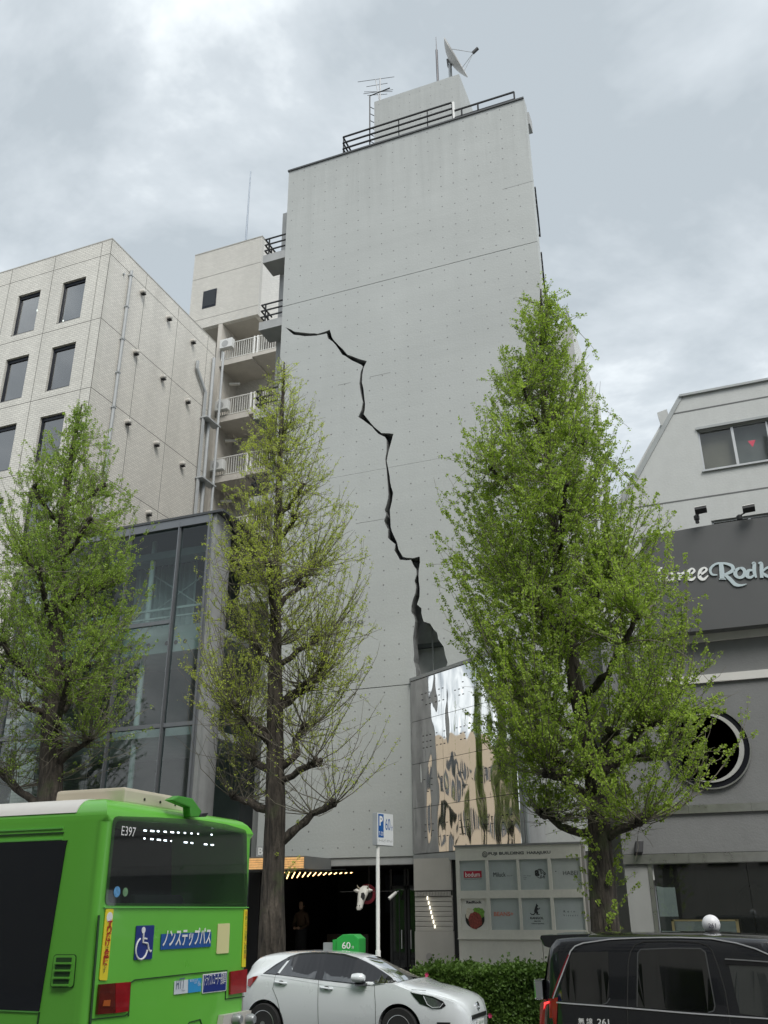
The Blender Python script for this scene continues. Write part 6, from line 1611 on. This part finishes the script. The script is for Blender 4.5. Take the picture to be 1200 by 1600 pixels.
text('lettering', 'HTT', M('print_slate',(.10,.14,.22),.5,var=0), s6, (bxr+.011,)+br(273,1546), (0,1,0), (0,0,1), h=.085, width=.13)
text('lettering', 'Tokyo', MATS['print_slate'], s6, (bxr+.011,)+br(281,1550), (0,1,0), (0,0,1), h=.02, width=.06)
s7 = rear('campaign_sticker', [br(292.7,1551.5), br(293.2,1530.5), br(313.5,1528), br(312.5,1549)], M('sticker_sky',(.03,.30,.62),.5,var=.02))
for k in range(3): text('lettering', ('電力をへらす','つくる','ためる')[k], text_white, s7, (bxr+.0125,)+br(294.5+k*6.0,1534.5+k*4.2-k*1.2), (0,1,0), (0,0,1), h=.022, width=.13-.035*k)
s8 = rear('recorder_sticker', rnd_poly([br(314.5,1552.5), br(316,1522.5), br(353.5,1518), br(352,1548)], .012), text_white)
MB().prism([br(315.6,1551), br(317,1524), br(352.5,1519.6), br(351,1546.8)], (bxr+.0105,0,0), (0,1,0), (0,0,1), (1,0,0), .002).build('sticker_field', navy, s8)
a, b_ = br(316.5,1545), br(351,1540.5); uu = Vector((0, b_[0]-a[0], b_[1]-a[1]))
text('lettering', 'ドライブレコーダー搭載車', text_white, s8, (bxr+.0135, a[0], a[1]+.02), uu, (0,0,1), h=.11, width=uu.length*.96, bold=.0)
# bumper corner with reversing sensors
rear('bumper_corner', [br(338,1602), br(341,1586), br(384,1578.5), br(383,1602)], M('bumper_cream',(.55,.53,.48),.5), .004, .06)
for px in (356, 377): MB().lathe([(.045,0),(.05,.06),(.035,.09)], (bxr+.06,)+br(px,1592), (1,0,0), 14).build('bumper_knob', galv, bus, smooth=True)
# roof: white skin, air unit, bracket
wroof = M('bus_white', (.72,.70,.66), .4, var=.05)
wr0 = bs(120,1252)[0]
rf = []
for k in range(9):
    t = math.pi+math.pi/2*k/8-.0; rf.append((YB0+.2+.207*math.cos(t), bzt-.2-.207*math.sin(t)))
rf = [(y, z) for y, z in rf if z > bzt-.15]
rf += [(YB0+YB1-y, z) for y, z in rf[::-1]]
rf += [(YB1-.25, bzt-.10), (YB0+.25, bzt-.10)]
MB().prism(rf, (bxr-BL+.25,0,0), (0,1,0), (0,0,1), (1,0,0), wr0-(bxr-BL+.25)).build('white_roof', wroof, bus, smooth=True)
au0, au1 = at(99,1242,YB0+.55).x, at(206,1236,YB0+.55).x
acu = MB().box(au0, au1, YB0+.45, YB0+1.55, bzt-.02, at(150,1232,YB0+.45).z).build('air_unit', M('ac_cream',(.60,.54,.42),.55,var=.05), bus, bevel=.03)
for k in range(3): MB().disc((au1, YB0+.75+k*.25, bzt+.05), .012, (1,0,0), .006, 10).build('air_unit_bolt', black_metal, acu)
y0_, z0_ = br(262,1250); y1_, z1_ = br(306,1274)
cbk = MB().prism([(y0_, z0_+.0),(br(275,1246)[0], br(275,1247)[1]+.02),(br(296,1252)[0], br(296,1251)[1]+.02),(br(311,1268)[0], br(311,1268)[1]),(br(306,1277)[0], br(306,1277)[1]),(br(293,1277)[0], br(293,1277)[1]),(br(292,1262)[0], br(292,1262)[1])], (bxr-.05,0,0), (0,1,0), (0,0,1), (1,0,0), .085).build('camera_bracket', M('bracket_green',(.06,.30,.03),.4), bus, bevel=.012)
rear('camera_slot', [br(306,1277), br(312,1271), br(320,1270.5), br(316,1276.5)], black_metal, .012, .03)
# flank: window band, creases, grille, lower line
def side(name, P, m_, off=.004, t=.006, parent=bus):
    return MB().prism([bs(*p) for p in P], (0,YB0-off,0), (1,0,0), (0,0,1), (0,-1,0), t).build(name, m_, parent)
xw = bxr-BL+.5
sd_ = MB().prism([bs(106.5,1313), bs(104,1322), bs(62,1580), (bs(62,1580)[0]-1.9, bs(62,1580)[1]), (bs(106,1313)[0]-2.2, bs(106,1313)[1])], (0,YB0-.003,0), (1,0,0), (0,0,1), (0,-1,0), .006).build('side_window', M('bus_side_glass',(.008,.011,.016),.08,var=0,spec=.6), bus)
for k in range(3):
    x1 = bs(62,1580)[0]-2.3-k*1.75; MB().box(x1-1.6, x1, YB0-.009, YB0-.003, 1.25, 2.35).build('side_window', MATS['bus_side_glass'], bus)
gl_ = MATS['green_light']
for (a, b_, m_, nm) in (((0,1299),(99,1293.5),gl_,'crease'),((0,1306),(100,1301),dkg,'crease'),((0,1315.5),(98,1311),gl_,'crease'),((0,1577.5),(62,1581),gl_,'sill_line'),((62,1581),(59,1602),dkg,'panel_seam')):
    pa_, pb_ = bs(*a), bs(*b_); MB().bar((pa_[0]-(1.5 if a[0] == 0 else 0), YB0-.004, pa_[1]), (pb_[0], YB0-.004, pb_[1]), .008, .012).build(nm, m_, bus)
gp = rnd_poly([bs(79,1543),bs(85,1491),bs(120.5,1491),bs(116,1543.5)], .03)
gr3 = MB().prism(gp, (0,YB0-.002,0), (1,0,0), (0,0,1), (0,-1,0), .005).build('vent_grille', dkg, bus)
gp2 = rnd_poly([bs(80.2,1542),bs(86,1492.2),bs(119.4,1492.2),bs(115,1542.4)], .028)
MB().prism(gp2, (0,YB0-.0075,0), (1,0,0), (0,0,1), (0,-1,0), .004).build('grille_plate', green, gr3)
for k in range(4):
    y = 1496+k*11.4; sh_ = -k*1.5
    MB().prism([bs(90+sh_,y), bs(114+sh_,y), bs(113+sh_,y+7.5), bs(89+sh_,y+7.5)], (0,YB0-.012,0), (1,0,0), (0,0,1), (0,-1,0), .003).build('grille_slot', dkg, gr3)
    pa_, pb_ = bs(88+sh_,y+8.6), bs(114+sh_,y+8.6); MB().bar((pa_[0],YB0-.02,pa_[1]), (pb_[0],YB0-.02,pb_[1]), .014, .012).build('grille_bar', green, gr3)
for x in (bxr-2.6, bxr-7.6):
    for (y, s) in ((YB0+.16,-1),(YB1-.16,1)):
        w = MB().lathe([(.30,-.13),(.46,-.14),(.48,-.1),(.48,.1),(.46,.14),(.30,.13)], (x,y,.48), (0,1,0), 32).build('wheel', tyre, bus, smooth=True)
        MB().disc((x, y+s*.06, .48), .30, (0,s,0), .04, 24).build('rim', alloy, w)
# ================================================================== street furniture, sculpture, person
# parking sign
pc = at(590.5, 1400, 16.9); ph = at(590, 1320, 16.9).z
sign = thing('parking_sign', (pc.x, 16.9, .15), 'blue and white sixty minute parking sign on a white pole', 'sign')
MB().tube([(pc.x,16.9,.15),(pc.x,16.9,at(591,1485,16.9).z)], .048, 14).build('pole_sleeve', white, sign, smooth=True)
MB().tube([(pc.x,16.9,at(591,1485,16.9).z),(pc.x,16.9,at(590,1270,16.9).z)], .036, 14).build('pole', white, sign, smooth=True)
nrm = Vector((.955,-.297,0)).normalized(); ru = Vector((-nrm.y, nrm.x, 0)); ru = Vector((0,0,1)).cross(nrm).normalized()
zt_, zb_ = at(592,1270,16.9).z, at(592,1321,16.9).z; bw_ = .50
c0 = Vector((pc.x, 16.9, (zt_+zb_)/2))+ru*.16
MB().obox(c0, ru*bw_/2, nrm*.055, Vector((0,0,(zt_-zb_)/2))).build('sign_box', galv, sign, bevel=.008)
fz_ = c0+nrm*.056; hh = (zt_-zb_)
f1 = MB().obox(fz_, ru*(bw_/2-.008), nrm*.003, Vector((0,0,hh/2-.008))).build('sign_face', M('sign_white',(.70,.73,.75),.45,var=.03), sign)
sb = M('sign_blue',(.01,.10,.36),.4,var=.03)
def sp_(u, z): return fz_+ru*(u*bw_)+Vector((0,0,z*hh))+nrm*.0035
MB().obox(sp_(-.27,.10), ru*bw_*.16, nrm*.0015, Vector((0,0,hh*.36))).build('blue_field', sb, f1)
text('sign_lettering', 'P', text_white, f1, sp_(-.36,.10), ru, EZ, h=hh*.30, width=bw_*.20, t=.002, bold=.04)
text('sign_lettering', '7-20', text_white, f1, sp_(-.40,-.20), ru, EZ, h=hh*.12, width=bw_*.27, t=.002)
text('sign_lettering', '60', sb, f1, sp_(.00,-.02), ru, EZ, h=hh*.36, width=bw_*.30, t=.001, bold=.0)
text('sign_lettering', '分', sb, f1, sp_(.32,-.02), ru, EZ, h=hh*.16, width=bw_*.13, t=.001)
text('sign_lettering', 'パーキング・チケット', text_black, f1, sp_(-.42,-.40), ru, EZ, h=hh*.09, width=bw_*.84, t=.001)
# parking ticket machine
mc = at(541, 1472, 16.9)
pm = thing('parking_meter', (mc.x, 16.95, .15), 'green parking ticket machine marked sixty minutes behind the hatchback roof', 'parking meter')
pg = M('meter_green', (.025,.36,.06), .45, var=.05)
mz1 = at(541,1460,16.9).z; mzs = at(541,1466.5,16.9).z; x0m, x1m = at(527.5,1475,16.9).x, at(562,1475,16.9).x
MB().prism([(x0m,.95),(x1m,.95),(x1m,mzs),(x1m-.10,mz1),(x0m+.12,mz1),(x0m,mzs)], (0,16.85,0), EX, EZ, (0,1,0), .34).build('head', pg, pm, bevel=.012)
MB().box(x0m-.10, x0m-.002, 16.9, 17.1, .95, mzs-.02).build('side_box', pg, pm)
MB().box(x0m-.30, x0m-.101, 16.92, 17.05, .95, at(515,1473,16.9).z).build('ticket_box', galv, pm)
MB().tube([((x0m+x1m)/2,17.0,.15),((x0m+x1m)/2,17.0,.96)], .08, 12).build('post', galv, pm, smooth=True)
text('meter_lettering', '60', text_white, pm, (at(534.5,1482,16.85).x, 16.847, at(534,1482.5,16.85).z), EX, EZ, h=.115, width=.17, t=.003, bold=.01)
text('meter_lettering', '分', text_white, pm, (at(549.5,1482,16.85).x, 16.847, at(549,1482.5,16.85).z), EX, EZ, h=.05, width=.05, t=.003)
# cow head sculpture over the shop door
ch = at(570, 1402, 24.3)
ring_c = at(574.5, 1397, 24.45)
rs = thing('red_ring_sign', ring_c, 'dark red ring sign behind the white cow head', 'sign')
MB().ring(ring_c, .17, .25, (0,-1,0), .05, 36).build('ring', M('ring_red',(.22,.02,.035),.5), rs)
MB().disc(ring_c+Vector((0,.06,0)), .24, (0,-1,0), .02, 32).build('backplate', dark_void, rs)
MB().bar(ring_c+Vector((0,.1,.2)), ring_c+Vector((0,.1,.8)), .03).build('hanger', black_metal, rs)
cow = thing('cow_head', ch, 'white and black cow head sculpture mounted in front of a red ring', 'sculpture')
cwm = M('cow_white', (.66,.65,.61), .6, var=.12, vs_=7)
hd = MB(); secs = [(.30,.06,.06,.17),(.24,.13,.12,.15),(.12,.15,.13,.08),(.0,.125,.115,0.0),(-.12,.095,.09,-.07),(-.22,.085,.08,-.12),(-.28,.09,.075,-.15),(-.33,.05,.05,-.16)]
n_ = 14
for (z, rx, ry, yo) in secs:
    for k in range(n_):
        a = 2*math.pi*k/n_; hd.v.append((ch.x+.05*z+rx*math.cos(a), ch.y-.12+yo*.6-(.30-z)*.22+ry*math.sin(a), ch.z+z*.95))
for i in range(len(secs)-1):
    for k in range(n_): hd.f.append((i*n_+k, i*n_+(k+1)%n_, (i+1)*n_+(k+1)%n_, (i+1)*n_+k))
hd.f.append(tuple(range(n_))); hd.f.append(tuple(reversed(range((len(secs)-1)*n_, len(secs)*n_))))
hd.build('head', cwm, cow, smooth=True)
for s in (-1, 1):
    b0 = Vector((ch.x+s*.11, ch.y-.10, ch.z+.14)); e0 = b0+Vector((s*.16,-.02,.03))
    MB().tube([b0, (b0+e0)/2+Vector((0,0,.01)), e0], [.03,.055,.012], 8).build('ear', cwm, cow, smooth=True)
    MB().tube([b0+Vector((-s*.04,0,.05)), b0+Vector((s*.04,-.02,.11)), b0+Vector((s*.06,-.04,.17))], [.022,.017,.005], 7).build('horn', M('horn',(.40,.36,.28),.5), cow, smooth=True)
    MB().disc((ch.x+s*.085, ch.y-.285, ch.z+.06), .020, (s*.4,-1,0), .02, 10).build('eye', text_black, cow)
    MB().disc((ch.x+s*.035-.012, ch.y-.40, ch.z-.20), .012, (0,-1,-.2), .02, 8).build('nostril', text_black, cow)
q = MB(); hp = [(x*.075, z*.085) for x, z in [(-.4,1.0),(.5,1.1),(1.0,.3),(.7,-.8),(-.1,-1.2),(-.6,-.2)]]
q.prism(hp, (ch.x+.055, ch.y-.285, ch.z+.02), EX, EZ, (0,-1,0), .02); q.build('black_patch', text_black, cow)
MB().bar((ch.x, ch.y-.05, ch.z+.05), (ch.x, 24.48, ch.z+.05), .05).build('mount', black_metal, cow)
# white spot lamp on a rail
sl_ = at(615, 1398, 24.3); ra = at(530, 1394, 24.35)
lamp = thing('spot_lamp', sl_, 'small white spot lamp on a thin rail at the shop door', 'lamp')
MB().tube([(ra.x,24.4,sl_.z+.09),(sl_.x+.12,24.4,sl_.z+.09)], .006, 6).build('rail', M('rail_dark',(.12,.12,.12),.5), lamp)
MB().tube([sl_+Vector((-.10,-.08,-.10)), sl_+Vector((.06,.05,.06))], [.05,.04], 10).build('lamp_head', white, lamp, smooth=True)
MB().tube([sl_+Vector((.06,.05,.06)), (sl_.x+.10,24.4,sl_.z+.09)], .015, 6).build('arm', galv, lamp)
MB().tube([(sl_.x+.12,24.4,sl_.z+.12),(sl_.x+.12,24.4,.5)], .016, 6).build('post', black_metal, lamp)
# small hanging shop letter beside the trunk
bp = at(405, 1331, 23.9)
bl_ = thing('shop_letter', bp, 'white letter B on a small plate left of the sparse tree trunk', 'sign')
text('letter', 'B', text_white, bl_, (bp.x-.08, 23.985, bp.z-.08), EX, EZ, h=.20, width=.15, t=.003, bold=.03)
MB().box(bp.x-.14, bp.x+.14, 23.986, 23.998, bp.z-.12, bp.z+.16).build('plate', conc_side, bl_)
# person inside the dim shop
px0 = at(471, 1450, 25.6)
per = thing('person', (px0.x, 25.6, .5), 'person in an ochre top and dark apron standing inside the dark shop', 'person')
def skinned(name, verts, edges, radii, mat_, parent, sub=2, root=0):
    me = bpy.data.meshes.new(name); me.from_pydata([tuple(v) for v in verts], edges, []); o = bpy.data.objects.new(name, me); col.objects.link(o)
    md = o.modifiers.new('s', 'SKIN'); sv = me.skin_vertices[0].data
    for i, r in enumerate(radii): sv[i].radius = (r if hasattr(r, '__len__') else (r, r))
    sv[root].use_root = True
    ms = o.modifiers.new('d', 'SUBSURF'); ms.levels = sub; ms.render_levels = sub
    bpy.context.view_layer.update(); dg = bpy.context.evaluated_depsgraph_get(); nm = bpy.data.meshes.new_from_object(o.evaluated_get(dg))
    bpy.data.objects.remove(o); nm.shade_smooth(); return link(name, nm, mat_, parent, local=True)
V = [(0,0,.88),(0,0,1.05),(0,0,1.25),(0,0,1.40),(0,-.01,1.47),(0,-.02,1.56),(0,-.03,1.66),
     (-.17,0,1.38),(-.23,-.03,1.12),(-.12,-.22,1.02),(-.06,-.30,1.03), (.17,0,1.38),(.23,-.03,1.12),(.12,-.22,1.02),(.06,-.30,1.03),
     (-.09,0,.84),(-.10,-.01,.46),(-.10,.02,.07),(-.10,-.10,.04), (.09,0,.84),(.10,-.01,.46),(.10,.02,.07),(.10,-.10,.04)]
E_ = [(0,1),(1,2),(2,3),(3,4),(4,5),(5,6),(3,7),(7,8),(8,9),(9,10),(3,11),(11,12),(12,13),(13,14),(0,15),(15,16),(16,17),(17,18),(0,19),(19,20),(20,21),(21,22)]
Rr = [(.15,.11),(.14,.10),(.165,.11),(.12,.09),.055,.085,.085,.065,.048,.036,.035,.065,.048,.036,.035,.085,.058,.045,.04,.085,.058,.045,.04]
skinned('body', V, E_, Rr, M('ochre_cloth',(.09,.055,.035),.8,var=.15), per)
skin = M('skin', (.42,.26,.18), .6, var=.05); hair = M('hair', (.015,.012,.01), .6)
hz_ = 1.62
hm = MB().lathe([(.002,-.115),(.05,-.10),(.075,-.05),(.082,.0),(.08,.05),(.06,.095),(.002,.118)], (0,-.03,hz_), EZ, 18)
hm.v = [(v[0]*.92, (v[1]+.03)*1.1-.03-(.012 if v[2] < hz_-.03 and v[1] < -.05 else 0), v[2]) for v in hm.v]; hm.build('head', skin, per, smooth=True, local=True)
MB().lathe([(.086,-.02),(.09,.03),(.07,.10),(.002,.13)], (0,-.015,hz_), EZ, 18).build('hair', hair, per, smooth=True, local=True)
MB().obox((0,-.125,hz_-.015), (.010,0,0), (0,.016,0), (0,0,.02)).build('nose', skin, per, local=True, bevel=.004)
for s in (-1, 1):
    MB().disc((s*.03,-.108,hz_+.01), .010, (0,-1,0), .006, 8, ry=.006).build('eye', text_black, per, local=True)
    MB().obox((s*.078,-.02,hz_-.005), (.008,0,0), (0,.014,0), (0,0,.026)).build('ear', skin, per, local=True, bevel=.004)
    hb = Vector((s*.06,-.31,1.03))
    for k in range(5):
        d = Vector((-s*.5+.0, -.6+.1*k, .35-.18*k)).normalized() if k < 4 else Vector((-s*.2,-.3,.9)).normalized()
        ln = (.07,.078,.072,.058,.05)[k]; MB().tube([hb+Vector((0,-.01,.02-.013*k)), hb+d*ln*.6, hb+d*ln+Vector((0,.015,-.008))], [.010,.009,.006], 7).build('finger', skin, per, smooth=True, local=True)
    MB().lathe([(.02,-.03),(.036,-.01),(.036,.02),(.02,.035)], hb, (0,-1,0), 10).build('palm', skin, per, smooth=True, local=True)
MB().disc((0,-.112,hz_-.058), .022, (0,-1,0), .004, 10, ry=.006).build('mouth', M('lips',(.30,.11,.09),.6), per, local=True)
ap = MB(); vv = []
for k in range(9):
    a = math.pi+math.pi*k/8; vv += [(.175*math.cos(a), .135*math.sin(a), .45),(.165*math.cos(a), .125*math.sin(a), 1.08)]
ap.add(vv, [(2*k,2*k+2,2*k+3,2*k+1) for k in range(8)]); ap.build('apron', M('apron_dark',(.02,.02,.025),.8), per, smooth=True, local=True)
